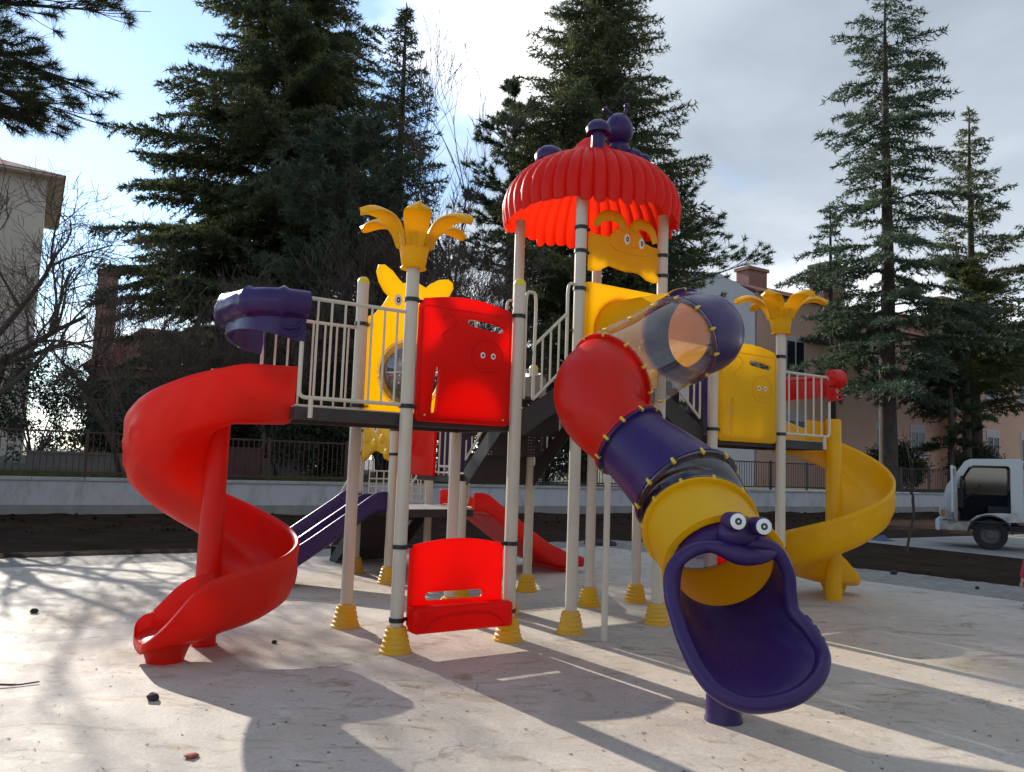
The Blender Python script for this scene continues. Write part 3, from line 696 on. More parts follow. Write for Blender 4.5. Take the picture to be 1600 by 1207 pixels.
# gaping mouth: loft from the tube end to a free-form rim
MD, MR = Vector((-.375, -.927, 0)), Vector((.927, -.375, 0))          # forward and sideways of the mouth
def mo(b, a, h): return Vector((.975, -2.72, 0)) + MR * b + MD * a + Vector((0, 0, h))
RIM = [(0.836, -2.821, 1.152), (0.974, -2.898, 1.164), (1.087, -2.959, 1.122), (1.154, -2.991, 1.005), (1.175, -2.993, 0.863), (1.187, -3.012, 0.759), (1.213, -3.101, 0.672), (1.184, -3.213, 0.562), (1.061, -3.276, 0.467), (0.894, -3.287, 0.393), (0.73, -3.252, 0.354), (0.59, -3.161, 0.341), (0.495, -3.052, 0.39), (0.468, -2.939, 0.479), (0.465, -2.842, 0.595), (0.475, -2.753, 0.729), (0.485, -2.688, 0.864), (0.524, -2.665, 1.012), (0.65, -2.723, 1.124)]
def mouth():
    rim = catmull(RIM, 6, True); n = len(rim)
    p, t, x, y = tfr[115]; p2, t2, x2, y2 = tfr[-1]
    # angles of the rim as seen along the tube axis
    wside = Vector((0, 0, 1)).cross(t2).normalized(); wup = t2.cross(wside).normalized()
    rowsA, rowsB, rowsC = [], [], []
    for k, q in enumerate(rim):
        f = k / n
        a = PI / 2 - 2 * PI * f
        d = wside * math.cos(a) + wup * math.sin(a)
        rowsA.append(p2 - t2 * .05 + d * (TR - .035)); rowsB.append(p2 + t2 * .015 + d * (TR - .03)); rowsC.append(q)
    rows = [rowsA]
    for s in (1.0,): rows.append([a.lerp(b, s) for a, b in zip(rowsA, rowsB)])
    for s in (.2, .4, .6, .8, 1.0):
        row = []
        for a, b, c in zip(rowsA, rowsB, rowsC):
            ctl = b + t2 * (c - b).length * .32 + Vector((0, 0, -.05 if c.z < .5 else 0))
            row.append(b * (1 - s) ** 2 + ctl * 2 * s * (1 - s) + c * s * s)
        rows.append(row)
    m = MB().grid(rows, False, True)
    o = m.build('mouth', PUR, tube_root, smooth=60, solid=-.016); o['label'] = 'purple gaping mouth with eyes at the slide exit'
    md = o.modifiers.new('ss', 'SUBSURF'); md.levels = 1; md.render_levels = 1
    rr = []
    for k in range(n):
        f = k / n; rr.append(.040 + .016 * math.exp(-((f - .03) / .07) ** 2) + .006 * math.sin(PI * f))
    MB().tube(rim, rr, 14, closed=True).build('rim', PUR, tube_root)
    lip = MB().tube(catmull([(0.678, -2.753, 1.146), (0.753, -2.826, 1.136), (0.834, -2.902, 1.101), (0.938, -2.958, 1.096), (1.07, -2.972, 1.116)], 6), [.022 + .036 * math.sin(PI * i / 24) for i in range(25)], 12)
    lip.build('upper_lip', PUR, tube_root)
    hd = MB(); c = Vector((0.902, -2.827, 1.22))
    hd.ball(c, .135, 24, .80, 1.1, .80)
    hd.build('head_bump', PUR, tube_root)
    f = (MD + Vector((0, 0, .06)) - MR * .10).normalized(); s = Vector((0, 0, 1)).cross(f).normalized(); u = f.cross(s)
    for e in (Vector((0.779, -2.914, 1.302)), Vector((0.922, -2.984, 1.276))):
        n_ = 20
        st = MB().grid([[e + f * d + (s * math.cos(2 * PI * j / n_) + u * math.sin(2 * PI * j / n_)) * r_ for j in range(n_)] for r_, d in ((.056, -.10), (.056, .03), (.050, .040), (.048, .042))], False, True)
        N_ = len(st.v); st.f.append(tuple(range(N_ - n_, N_))); st.build('eye_socket', PUR, tube_root)
        ey = MB().grid([[e + f * d + (s * math.cos(2 * PI * j / n_) + u * math.sin(2 * PI * j / n_)) * r_ for j in range(n_)] for r_, d in ((.047, .040), (.047, .047), (.044, .049), (.001, .049))], False, True)
        ey.build('eye', WHITE, tube_root)
        MB().grid([[e + f * d + (s * math.cos(2 * PI * j / n_) + u * math.sin(2 * PI * j / n_)) * r_ for j in range(n_)] for r_, d in ((.021, .048), (.021, .051), (.008, .0515))], False, True).build('pupil', PUPIL, tube_root)
    MB().lathe([(.125, .0), (.115, .04), (.11, .20), (.13, .46)], 20, (1.12, -2.53, 0)).build('foot', PUR, tube_root)
    for k in range(6):
        q = rim[int(n * (.300 + .014 * k))]; MB().ball(q + Vector((.02, 0, .03)), .024, 8).build('grip_knob', PUR, tube_root)
mouth()

# ================================================================== setting
def ground_mat():
    m, nt, N, L = new_mat('plaza_concrete')
    p = node(nt, 'ShaderNodeBsdfPrincipled')
    big = noise(nt, .55, 6, .6); mid = noise(nt, 2.6, 8, .68, dist=.6); fine = noise(nt, 38, 6, .7); st = noise(nt, 1.7, 7, .7, dist=1.2, stretch=(1, 2.2, 1))
    c = mixc(nt, (.58, .50, .415), (.45, .385, .315), ramp(nt, big, [(.35, 0), (.68, 1)]))
    c = mixc(nt, c, (.63, .555, .47), ramp(nt, mid, [(.48, 0), (.70, .8)]))
    sand = noise(nt, .42, 7, .62, dist=.5); c = mixc(nt, c, (.52, .41, .28), ramp(nt, sand, [(.54, 0), (.66, .75)]))
    c = mixc(nt, c, (.27, .19, .10), ramp(nt, st, [(.545, 0), (.66, .85)]))                # mud and leaf stains
    spot = noise(nt, 9, 5, .7, dist=.4)
    c = mixc(nt, c, (.20, .15, .10), ramp(nt, spot, [(.62, 0), (.71, .75)]))
    c = mixc(nt, c, (.33, .30, .27), ramp(nt, fine, [(.45, 0), (.80, .8)]))
    vo = node(nt, 'ShaderNodeTexVoronoi', feature='DISTANCE_TO_EDGE'); vo.inputs['Scale'].default_value = .42
    wv = node(nt, 'ShaderNodeVectorMath', operation='ADD'); nz = node(nt, 'ShaderNodeTexNoise'); nz.inputs['Scale'].default_value = 2.2; nz.inputs['Detail'].default_value = 6
    ps = node(nt, 'ShaderNodeNewGeometry').outputs['Position']; L.new(ps, nz.inputs['Vector']); L.new(ps, wv.inputs[0]); L.new(nz.outputs['Color'], wv.inputs[1]); L.new(wv.outputs[0], vo.inputs['Vector'])
    ck = node(nt, 'ShaderNodeMath', operation='MULTIPLY'); L.new(ramp(nt, vo.outputs['Distance'], [(.0, 1), (.006, 0)]), ck.inputs[0]); L.new(ramp(nt, noise(nt, .8, 3), [(.48, 0), (.60, .7)]), ck.inputs[1])
    c = mixc(nt, c, (.16, .13, .10), ck.outputs[0])
    scuff = noise(nt, 6, 9, .8, dist=1.5, stretch=(2.5, .8, 1)); c = mixc(nt, c, (.30, .25, .20), ramp(nt, scuff, [(.58, 0), (.72, .55)]))
    L.new(c, p.inputs['Base Color'])
    L.new(ramp(nt, mid, [(.3, .62), (.7, .82)]), p.inputs['Roughness'])
    h = node(nt, 'ShaderNodeMath', operation='ADD'); L.new(fine, h.inputs[0]); L.new(mid, h.inputs[1])
    L.new(bump(nt, h.outputs[0], .28, .012), p.inputs['Normal'])
    finish(nt, p.outputs[0]); return m
def soil_mat():
    m, nt, N, L = new_mat('soil')
    p = node(nt, 'ShaderNodeBsdfPrincipled')
    a = noise(nt, 1.3, 8, .7); b = noise(nt, 14, 8, .75)
    c = mixc(nt, (.075, .046, .032), (.036, .023, .017), ramp(nt, a, [(.35, 0), (.65, 1)]))
    c = mixc(nt, c, (.10, .064, .044), ramp(nt, b, [(.55, 0), (.78, .9)]))
    L.new(c, p.inputs['Base Color']); p.inputs['Roughness'].default_value = .95; p.inputs['Specular IOR Level'].default_value = .05
    L.new(bump(nt, b, 1.0, .10), p.inputs['Normal']); finish(nt, p.outputs[0]); return m
def paver_mat():
    m, nt, N, L = new_mat('paver_strip')
    p = node(nt, 'ShaderNodeBsdfPrincipled')
    src = node(nt, 'ShaderNodeNewGeometry').outputs['Position']
    mp = node(nt, 'ShaderNodeMapping'); mp.inputs['Rotation'].default_value = (0, 0, R(-33)); L.new(src, mp.inputs[0])
    br = node(nt, 'ShaderNodeTexBrick'); br.inputs['Scale'].default_value = 1; br.inputs['Brick Width'].default_value = .20; br.inputs['Row Height'].default_value = .10
    br.inputs['Mortar Size'].default_value = .006; br.inputs['Color1'].default_value = (.30, .28, .25, 1); br.inputs['Color2'].default_value = (.23, .215, .195, 1); br.inputs['Mortar'].default_value = (.10, .085, .07, 1)
    L.new(mp.outputs[0], br.inputs['Vector'])
    c = mixc(nt, br.outputs['Color'], (.16, .12, .09), ramp(nt, noise(nt, 1.5, 7, .7), [(.5, 0), (.75, .7)]))
    L.new(c, p.inputs['Base Color']); p.inputs['Roughness'].default_value = .85
    L.new(bump(nt, noise(nt, 30, 5), .3, .01), p.inputs['Normal']); finish(nt, p.outputs[0]); return m
PLAZA, SOIL, PAVER = ground_mat(), soil_mat(), paver_mat()
ROAD = simple('road_concrete', (.36, .34, .31), .85, 0, .35, 1.2, .3, 40)
GARDEN = simple('garden_ground', (.055, .045, .028), .95, 0, .4, .8, .6, 12, col2=(.035, .045, .018))
def poly(name, pts, z, mat, kind='structure', dz=0):
    m = MB(); n = len(pts); m.add([(x, y, z) for x, y in pts], [tuple(range(n))])
    return tag(m.build(name, mat, smooth=0), kind=kind)
DU = Vector((.8526, .5225)); DN = Vector((-.5225, .8526)); WA = Vector((-9.3, 17.7))     # boundary wall line
def wl(s, n=0): return WA + DU * s + DN * n
poly('ground', [(-900, -900), (900, -900), (900, 900), (-900, 900)], 0, SOIL)
e1, e2 = Vector((.838, .545)), Vector((.68, -.733)); cor = Vector((1.9, 16.15))
poly('paver_path', [tuple(p) for p in (cor + e1 * 1.2 + Vector((-.75, .95)), cor + e1 * -40 + Vector((-.75, .95)), cor + e1 * -40 + Vector((10, -40)), cor + e2 * 34 + Vector((2, -16)), cor + e2 * 34 + Vector((.98, .85)), cor + Vector((1.25, .95)) + e1 * .3)], .004, PAVER)
poly('plaza', [tuple(p) for p in (cor, cor - e1 * 40, cor - e1 * 40 + Vector((10, -36)), cor + e2 * 34 + Vector((-2, -14)), cor + e2 * 34)], .008, PLAZA)
rc = Vector((8.35, 19.75)); re_ = Vector((.58, -.81)).normalized()
poly('road', [tuple(p) for p in (rc, rc + re_ * 26, rc + re_ * 26 + Vector((40, 10)), rc + DU * 60, rc + DU * 1.0 + Vector((0, .1)))], .012, ROAD)

# soil spilled in an uneven edge over the paver path
def spill(A, d, nrm, L_, seed):
    rows = []; n = int(L_ / .06)
    for i in range(n + 1):
        q = A + d * (L_ * i / n); w = .10 + .22 * max(0, mnoise.noise(Vector((i * .05, seed, 0))) + .25) + .12 * mnoise.noise(Vector((i * .35, seed, 4))) + .05 * mnoise.noise(Vector((i * 1.3, seed, 7)))
        rows.append([(q.x + nrm.x * .5, q.y + nrm.y * .5, .012), (q.x, q.y, .05 + .03 * mnoise.noise(Vector((i * .4, seed, 9)))), (q.x - nrm.x * max(.02, w) * .6, q.y - nrm.y * max(.02, w) * .6, .03), (q.x - nrm.x * max(.03, w), q.y - nrm.y * max(.03, w), .0045)])
    return tag(MB().grid(rows).build('soil_edge', SOIL), kind='structure')
from mathutils import noise as mnoise
spill(cor + e1 * -30 + Vector((-.75, .95)), e1, Vector((-.545, .838)), 31.2, 3); spill(cor + Vector((1.25, .95)) + e1 * .3, e2, Vector((.733, .68)), 22, 11)
# soil bank against the wall: an uneven heaped strip
def heap(name, s0, s1, n0, n1, ns, nn, fn):
    rows = []
    for i in range(ns + 1):
        row = []
        for j in range(nn + 1):
            q = wl(s0 + (s1 - s0) * i / ns, n0 + (n1 - n0) * j / nn); row.append((q.x, q.y, fn(i / ns, j / nn, q)))
        rows.append(row)
    return tag(MB().grid(rows).build(name, SOIL), kind='structure')
from mathutils import noise as mnoise
def bank(a, b, q):
    n_ = mnoise.noise(Vector((q.x * .35, q.y * .35, 3))) * .5 + mnoise.noise(Vector((q.x * 1.6, q.y * 1.6, 8))) * .25 + mnoise.noise(Vector((q.x * 4.5, q.y * 4.5, 5))) * .10
    return -.05 + (b ** .8) * (.17 + .16 * n_) + .05 * n_ * math.sin(PI * b) + .02
heap('soil_bank', -16, 45, -3.0, -.01, 420, 26, bank)

# boundary wall with coping and a grey plinth -----------------------------------
def wall_mat():
    m, nt, N, L = new_mat('painted_wall')
    p = node(nt, 'ShaderNodeBsdfPrincipled')
    c = mixc(nt, (.50, .50, .53), (.43, .43, .455), noise(nt, 1.2, 6, .6))
    c = mixc(nt, c, (.27, .25, .23), ramp(nt, noise(nt, 3.2, 7, .7, stretch=(1, 1, .35)), [(.50, 0), (.72, .7)]))
    L.new(c, p.inputs['Base Color']); p.inputs['Roughness'].default_value = .85
    L.new(bump(nt, noise(nt, 25, 5), .2, .01), p.inputs['Normal']); finish(nt, p.outputs[0]); return m
WALLM = wall_mat(); PLINTH = simple('plinth_render', (.30, .285, .26), .9, 0, .3, 2.2, .3, 25); COPE = simple('coping_stone', (.44, .43, .40), .85, 0, .35, 2.5, .2, 30)
WZ = .88
bw = tag(empty('boundary_wall', (WA.x, WA.y, 0), math.atan2(DU.y, DU.x)), 'low white-painted boundary wall with a stone coping behind the soil strip', 'wall')
MB().box(-18, 60, 0, .25, .36, WZ).build('wall_face', WALLM, bw, smooth=0)
MB().box(-18, 60, -.015, .25, -.1, .357).build('plinth', PLINTH, bw, smooth=0)
m = MB(); s = -18
while s < 60: m.box(s + .004, s + .996, -.04, .29, WZ + .002, WZ + .075); s += 1.0
tag(m.build('coping', COPE, bw, smooth=0, bevel=.008), kind='stuff')
# raised garden behind the wall
q = [wl(-60, .26), wl(120, .26), wl(120, 500), wl(-400, 500), wl(-400, .26)]
poly('garden_ground', [tuple(p) for p in q], .86, GARDEN)

RUST = simple('rust_brown_iron', (.085, .032, .024), .6, 0, .4, 5); IRON = simple('black_iron', (.022, .018, .018), .6, 0, .3, 5)
def fence(name, label, s0, s1, h, mat, step=2.0, bar=.125, solid_sheets=()):
    root = tag(empty(name, (wl(s0, .12).x, wl(s0, .12).y, WZ + .075), math.atan2(DU.y, DU.x)), label, 'fence', 'iron fences along the boundary wall')
    Ltot = s1 - s0; n = int(round(Ltot / step)); st = Ltot / n
    pm = MB().box(-.03, .03, -.03, .03, 0, h + .04).mesh('post', mat, 0)
    f = MB().box(.032, st - .032, -.012, .012, h - .05, h - .01).box(.032, st - .032, -.012, .012, .08, .12); k = 1
    while k * bar < st - .05: f.box(k * bar - .008, k * bar + .008, -.008, .008, .121, h - .051); k += 1
    fm = f.mesh('railing_panel', mat, 0)
    for i in range(n + 1): obj('post', pm, root, (i * st, 0, 0))
    for i in range(n): obj('railing_panel', fm, root, (i * st, 0, 0))
    return root
fence('iron_fence', 'rust-brown iron fence on the wall at the left', -10, 8, 1.02, RUST)
g = fence('iron_fence', 'black iron fence on the wall at the right', 8.2, 36.2, 1.02, IRON)
# old sheet-metal gate seen behind the left fence
gt = tag(empty('garden_gate', tuple(wl(1.2, 1.2)) + (.86,), math.atan2(DU.y, DU.x)), 'dark brown sheet-metal gate behind the left iron fence', 'gate')
MB().box(0, 2.9, 0, .04, .1, .84).build('metal_sheet', RUST, gt, smooth=0)
MB().box(-.05, 2.95, -.02, .06, .842, .90).box(-.06, -.002, -.02, .06, 0, 1.3).box(2.902, 2.96, -.02, .06, 0, 1.3).build('gate_frame', RUST, gt, smooth=0)
# low garden wall and lit grass tufts at the left
gw = tag(MB().box(0, 8, 0, .2, 0, .55).box(-.05, 8.05, -.04, .24, .552, .62).build('garden_wall', simple('old_concrete', (.16, .14, .12), .9, 0, .3, 2), loc=(-14.4, 24, .86), rz=R(6), smooth=0), 'low grey concrete wall in the garden beyond the fence', 'wall')

# ---------------------------------------------------------------- trees
def foliage_mat(name, dark, light, nscale=.9, trans=.34):
    m, nt, N, L = new_mat(name)
    n1 = noise(nt, nscale, 4, .6); n2 = noise(nt, nscale * 7, 3, .6)
    c = mixc(nt, dark, light, ramp(nt, n1, [(.36, 0), (.66, 1)]))
    c = mixc(nt, c, [x * .55 for x in dark], ramp(nt, n2, [(.45, 0), (.75, .8)]))
    p = node(nt, 'ShaderNodeBsdfPrincipled'); L.new(c, p.inputs['Base Color']); p.inputs['Roughness'].default_value = .65
    t = node(nt, 'ShaderNodeBsdfTranslucent'); L.new(c, t.inputs[0])
    mx = node(nt, 'ShaderNodeMixShader'); mx.inputs[0].default_value = trans; L.new(p.outputs[0], mx.inputs[1]); L.new(t.outputs[0], mx.inputs[2])
    finish(nt, mx.outputs[0]); return m
CEDAR = foliage_mat('cedar_needles', (.058, .080, .036), (.165, .175, .062)); CEDARB = foliage_mat('blue_green_needles', (.046, .076, .048), (.115, .150, .078))
PINEG = foliage_mat('pine_needles', (.035, .055, .026), (.085, .110, .045)); PINEY = foliage_mat('yellow_green_needles', (.05, .065, .018), (.15, .16, .035)); SHRUB = foliage_mat('shrub_leaves', (.024, .034, .015), (.055, .065, .026), 1.5)
BARK = simple('bark', (.085, .062, .048), .95, 0, .5, 4, .8, 18); TWIG = simple('bare_twigs', (.10, .075, .058), .9, 0, .35, 3)
def tri_mesh(name, P, mat):
    """P: (n,3,3) array of triangles"""
    n = len(P); me = bpy.data.meshes.new(name)
    me.vertices.add(n * 3); me.vertices.foreach_set('co', np.ascontiguousarray(P, dtype=np.float32).ravel())
    me.loops.add(n * 3); me.loops.foreach_set('vertex_index', np.arange(n * 3, dtype=np.int32))
    me.polygons.add(n); me.polygons.foreach_set('loop_start', np.arange(0, n * 3, 3, dtype=np.int32)); me.update(calc_edges=True)
    me.materials.append(mat); return me
def blades(rg, base, dirs, length, width):
    """base (n,3), dirs (n,3) unit -> triangles"""
    n = len(base); r = rg.normal(size=(n, 3)); s = np.cross(dirs, r); s /= np.linalg.norm(s, axis=1, keepdims=True) + 1e-9
    L_ = (length * rg.uniform(.6, 1.3, n))[:, None]; w = (width * rg.uniform(.7, 1.3, n))[:, None] / 2
    return np.stack([base - s * w, base + s * w, base + dirs * L_], 1)
def conifer(name, label, pos, H, Rm, zb, seed, mat, lean=0.0, spacing=.42, per=4, droop=.16, rise=.12, full=.75, pw=.85, twig=.21, nb=13, bl=.17, bw=.045, gap=.12, tr=.03, group=None, cat='tree', zclean=None):
    rg = np.random.default_rng(seed); root = tag(empty(name, (pos[0], pos[1], .86)), label, cat, group)
    tk = MB(); nt_ = 14; wob = rg.normal(0, .02, (nt_, 2)).cumsum(0)
    tp = [(wob[i, 0] + lean * H * (i / (nt_ - 1)), wob[i, 1], H * i / (nt_ - 1)) for i in range(nt_)]
    tk.tube(tp, [max(.02, tr * H * .5 * (1 - i / (nt_ - 1)) ** .8 + .02) for i in range(nt_)], 10)
    T = []; z = zb; tpa = np.array(tp)
    def trunk(z): return np.array([np.interp(z, tpa[:, 2], tpa[:, 0]), np.interp(z, tpa[:, 2], tpa[:, 1]), z])
    az0 = 0
    while z < H - .15:
        f = (z - zb) / (H - zb); Lz = Rm * min(1.0, (1 - f) / (1 - full + 1e-6) * .9 + .05) ** .9 if f > 1 - (1 - full) - .2 else Rm
        Lz = Rm * (1 - f ** 1.6) ** .8 if full is None else Rm * min(1.0, ((1 - f) / full)) ** pw
        kk = per if f < .85 else max(2, per - 1)
        az0 += 1.1
        for b in range(kk):
            if rg.random() < gap: continue
            az = az0 + 2 * PI * b / kk + rg.normal(0, .35); Lb = max(.15, Lz * rg.uniform(.5, 1.18)); p0 = trunk(z + rg.uniform(-.15, .15))
            ns = max(3, int(Lb / twig)); t = np.linspace(0, 1, ns + 1)
            d = np.array([math.cos(az), math.sin(az), 0]); sd_ = np.array([-d[1], d[0], 0]); rs = rise * rg.uniform(.4, 1.6) + .25 * f; dr = droop * rg.uniform(.5, 1.5)
            bend = rg.normal(0, .08)
            pts = p0 + np.outer(t * Lb, d) + np.outer(t ** 2 * Lb * bend, sd_); pts[:, 2] += Lb * (rs * t - dr * t ** 2.2)
            if Lb > .5: tk.tube([tuple(q) for q in pts[::max(1, ns // 5)]], [max(.008, .02 * Lb * .5 * (1 - i / 7)) for i in range(len(pts[::max(1, ns // 5)]))], 4, False)
            for i in range(1, ns + 1):
                ti = t[i]; Lt = (.12 + .34 * Lb * (1 - ti) ** .7 * (.35 + .65 * min(1, ti * 3.0))) * rg.uniform(.6, 1.2)
                if ti < .15: continue
                for sg in (-1, 1):
                    td = d * .62 + sd_ * sg * .78 + rg.normal(0, .12, 3); td[2] -= .12 + .25 * droop; td /= np.linalg.norm(td)
                    nk = max(3, int(Lt / .075)); u = np.linspace(.05, 1, nk)
                    q = pts[i] + np.outer(u * Lt, td); q[:, 2] -= .18 * Lt * u ** 2
                    m_ = max(2, int(nb * Lt / .5 / nk * 1.6)); base = np.repeat(q, m_, 0) + rg.normal(0, .02, (nk * m_, 3))
                    dd = td * .75 + rg.normal(0, .62, (len(base), 3)) + np.array([0, 0, .12]); dd /= np.linalg.norm(dd, axis=1, keepdims=True)
                    T.append(blades(rg, base, dd, bl, bw))
        z += spacing * rg.uniform(.7, 1.3) * (1 if f < .7 else .75)
    tk.build('trunk', BARK, root)
    obj('crown', tri_mesh('crown', np.concatenate(T), mat), root)
    return root
def tufted_pine(name, label, pos, H, Rm, zb, seed, mat, z0=.86, tufts=900, bl=.17, bw=.012, ppt=46, az_rng=None, shape=1.0, group=None, rz=0):
    rg = np.random.default_rng(seed); root = tag(empty(name, (pos[0], pos[1], z0), rz), label, 'tree', group); tk = MB()
    tk.tube([(0, 0, 0), (.06, .02, H * .5), (-.02, 0, H * .95)], [.02 * H, .013 * H, .02], 10); T = []
    nbr = max(12, tufts // 22)
    for b in range(nbr):
        f = (b + rg.random()) / nbr; z = zb + (H - zb) * f * .97; az = rg.uniform(*az_rng) if az_rng else rg.uniform(0, 2 * PI)
        Lb = Rm * (math.sin(PI * min(1, .22 + .78 * f)) ** .7 if shape else 1) * rg.uniform(.55, 1.1) + .2
        d = np.array([math.cos(az), math.sin(az), 0]); sd_ = np.array([-d[1], d[0], 0]); p0 = np.array([0, 0, z])
        def at(t, o=0.0): return p0 + d * Lb * t + sd_ * o + np.array([0, 0, Lb * (.22 * t + .10 * t * t) * (1 if f > .3 else -.3)])
        tk.tube([tuple(at(t)) for t in (0, .35, .7, 1)], [.045 * Lb * .4 + .01, .025 * Lb * .4 + .008, .012, .007], 5, False)
        for k in range(22):
            t = rg.uniform(.35, 1.0); o = rg.normal(0, .16) * Lb * (.35 + .65 * t); e = at(t, o) + np.array([0, 0, rg.uniform(-.08, .16) * Lb])
            s_ = at(max(.2, t - .25)); dr = e - s_; dr /= np.linalg.norm(dr) + 1e-9
            tk.tube([tuple(s_), tuple(s_ * .45 + e * .55 + np.array([0, 0, -.03])), tuple(e)], [.010, .008, .006], 4, False)
            n = ppt; base = e - np.outer(rg.uniform(0, .22, n), dr); dd = dr * .55 + rg.normal(0, .55, (n, 3)); dd /= np.linalg.norm(dd, axis=1, keepdims=True)
            T.append(blades(rg, base, dd, bl, bw))
    tk.build('trunk', BARK, root); obj('crown', tri_mesh('crown', np.concatenate(T), mat), root); return root
GC = 'tall conifers behind the boundary wall'
conifer('cedar_tree', 'huge spreading cedar standing behind the red spiral slide', (-11.7, 38), 32.4, 7.2, 1.4, 11, CEDAR, spacing=.38, per=6, full=.66, droop=.20, gap=.08, group=GC, nb=16, bl=.27, bw=.064)
conifer('cedar_tree', 'slim pointed cedar right beside the huge spreading cedar', (-4.9, 31.5), 19.6, 3.5, 1.5, 12, CEDAR, spacing=.34, per=5, full=.9, droop=.10, rise=.28, group=GC, bl=.22, bw=.055)
conifer('cedar_tree', 'dense dark cedar rising directly behind the ribbed red roof', (2.9, 32), 24.5, 4.7, 1.5, 13, CEDAR, spacing=.30, per=7, full=.62, droop=.12, rise=.2, gap=.08, group=GC, nb=15, bl=.22, bw=.055)
conifer('cedar_tree', 'tall sparse cedar with a bare straight trunk at the right', (16.8, 35.6), 23.3, 4.7, 4.6, 14, CEDARB, spacing=.62, per=4, full=.75, pw=.45, droop=.30, rise=.10, gap=.14, group=GC, bl=.25, bw=.065, nb=14, tr=.034)
conifer('cedar_tree', 'narrow cedar half hidden behind the tall sparse cedar', (24.0, 41.2), 20.6, 4.2, 4, 15, CEDAR, spacing=.50, per=4, full=.85, droop=.12, rise=.22, gap=.12, group=GC, bl=.26, bw=.065)
conifer('cedar_tree', 'dark cedar cut by the right edge of the photo', (31.0, 43.8), 17.5, 5.2, 6, 16, CEDARB, spacing=.5, per=5, full=.8, droop=.08, rise=.28, group=GC, bl=.26, bw=.065)
conifer('cedar_tree', 'small distant cedar with its spire left of the tall sparse cedar', (18.2, 45.2), 16.5, 2.6, 8, 17, CEDARB, spacing=.5, per=4, full=.9, group=GC, bl=.28, bw=.07)
tufted_pine('pine_tree', 'rounded dark pine in front of the slim pointed cedar', (-5.9, 27.2), 13.0, 3.2, 3.6, 21, CEDARB, tufts=1900, bl=.24, bw=.035, ppt=40, group=GC)
tufted_pine('pine_tree', 'blue-green pine on the left flank of the dense dark cedar', (-.3, 34), 18.0, 3.0, 5.0, 22, CEDARB, tufts=1500, bl=.26, bw=.04, ppt=38, group=GC)
tufted_pine('pine_tree', 'blue-green pine on the right flank of the dense dark cedar', (6.6, 34), 13.2, 4.4, 4.5, 23, CEDARB, tufts=1300, bl=.26, bw=.04, ppt=38, group=GC)
tufted_pine('pine_tree', 'yellowish young pine above the white truck', (21.9, 38.4), 11.6, 1.9, 5.0, 24, PINEY, tufts=800, bl=.26, bw=.045, ppt=38, group=GC)
tufted_pine('pine_tree', 'dark bushy pine in front of the pink house', (20.9, 38.0), 8.2, 1.7, 1.6, 25, PINEG, tufts=480, bl=.26, bw=.05, ppt=38, group=GC)
tufted_pine('pine_tree', 'long-needled pine hanging into the top left corner', (-10.6, 13.2), 12.5, 3.7, 7.6, 26, PINEG, z0=0, tufts=1300, bl=.23, bw=.013, ppt=95, az_rng=(-1.9, .8), group=GC, rz=.4)
# low evergreen shrubs closing the view under the trees
def shrub(name, label, pos, r, h, seed, mat, group):
    rg = np.random.default_rng(seed); root = tag(empty(name, (pos[0], pos[1], .86)), label, 'shrub', group); st = MB(); T = []
    for k in range(9):
        a = rg.uniform(0, 2 * PI); q = (r * .6 * math.cos(a), r * .6 * math.sin(a), h * rg.uniform(.5, .9)); st.tube([(0, 0, 0), (q[0] * .5, q[1] * .5, q[2] * .55), q], [.04, .025, .01], 5, False)
    c = rg.normal(size=(70, 3)); c /= np.linalg.norm(c, axis=1, keepdims=True); c *= rg.uniform(.45, 1, (70, 1)); c = c * np.array([r, r, h * .5]) + np.array([0, 0, h * .52])
    for q in c:
        n = 120; base = q + rg.normal(0, .22 * min(1, r), (n, 3)); base[:, 2] = np.maximum(base[:, 2], .03); dd = rg.normal(size=(n, 3)) + np.array([0, 0, .4]); dd /= np.linalg.norm(dd, axis=1, keepdims=True)
        T.append(blades(rg, base, dd, .16, .07))
    st.build('stems', TWIG, root); obj('foliage', tri_mesh('foliage', np.concatenate(T), mat), root); return root
SH = [(-19.5, 33, 2.4, 5.0, 'tall dark shrub right of the beige apartment block'), (-13.5, 27.5, 2.0, 3.4, 'dark shrub beyond the garden wall at the far left'), (-10.6, 28.0, 2.2, 3.0, 'broad dark shrub behind the red spiral slide'), (-6.0, 25.5, 1.7, 2.2, 'dark shrub behind the sheet-metal gate'), (-2.6, 28.5, 2.2, 2.9, 'dark shrub behind the left deck'),
      (1.4, 29.8, 2.2, 2.7, 'dark shrub behind the ribbed roof posts'), (5.2, 31.5, 2.2, 2.6, 'dark shrub behind the tube slide'), (18.6, 38.4, 1.3, 2.2, 'tall dark shrub left of the white truck'), (23.6, 40.6, 1.2, 2.4, 'tall dark shrub behind the white truck')]
for i, (x, y, r, h, lb) in enumerate(SH): shrub('evergreen_shrub', lb, (x, y), r, h, 40 + i, SHRUB, 'dark shrubs beyond the fence')

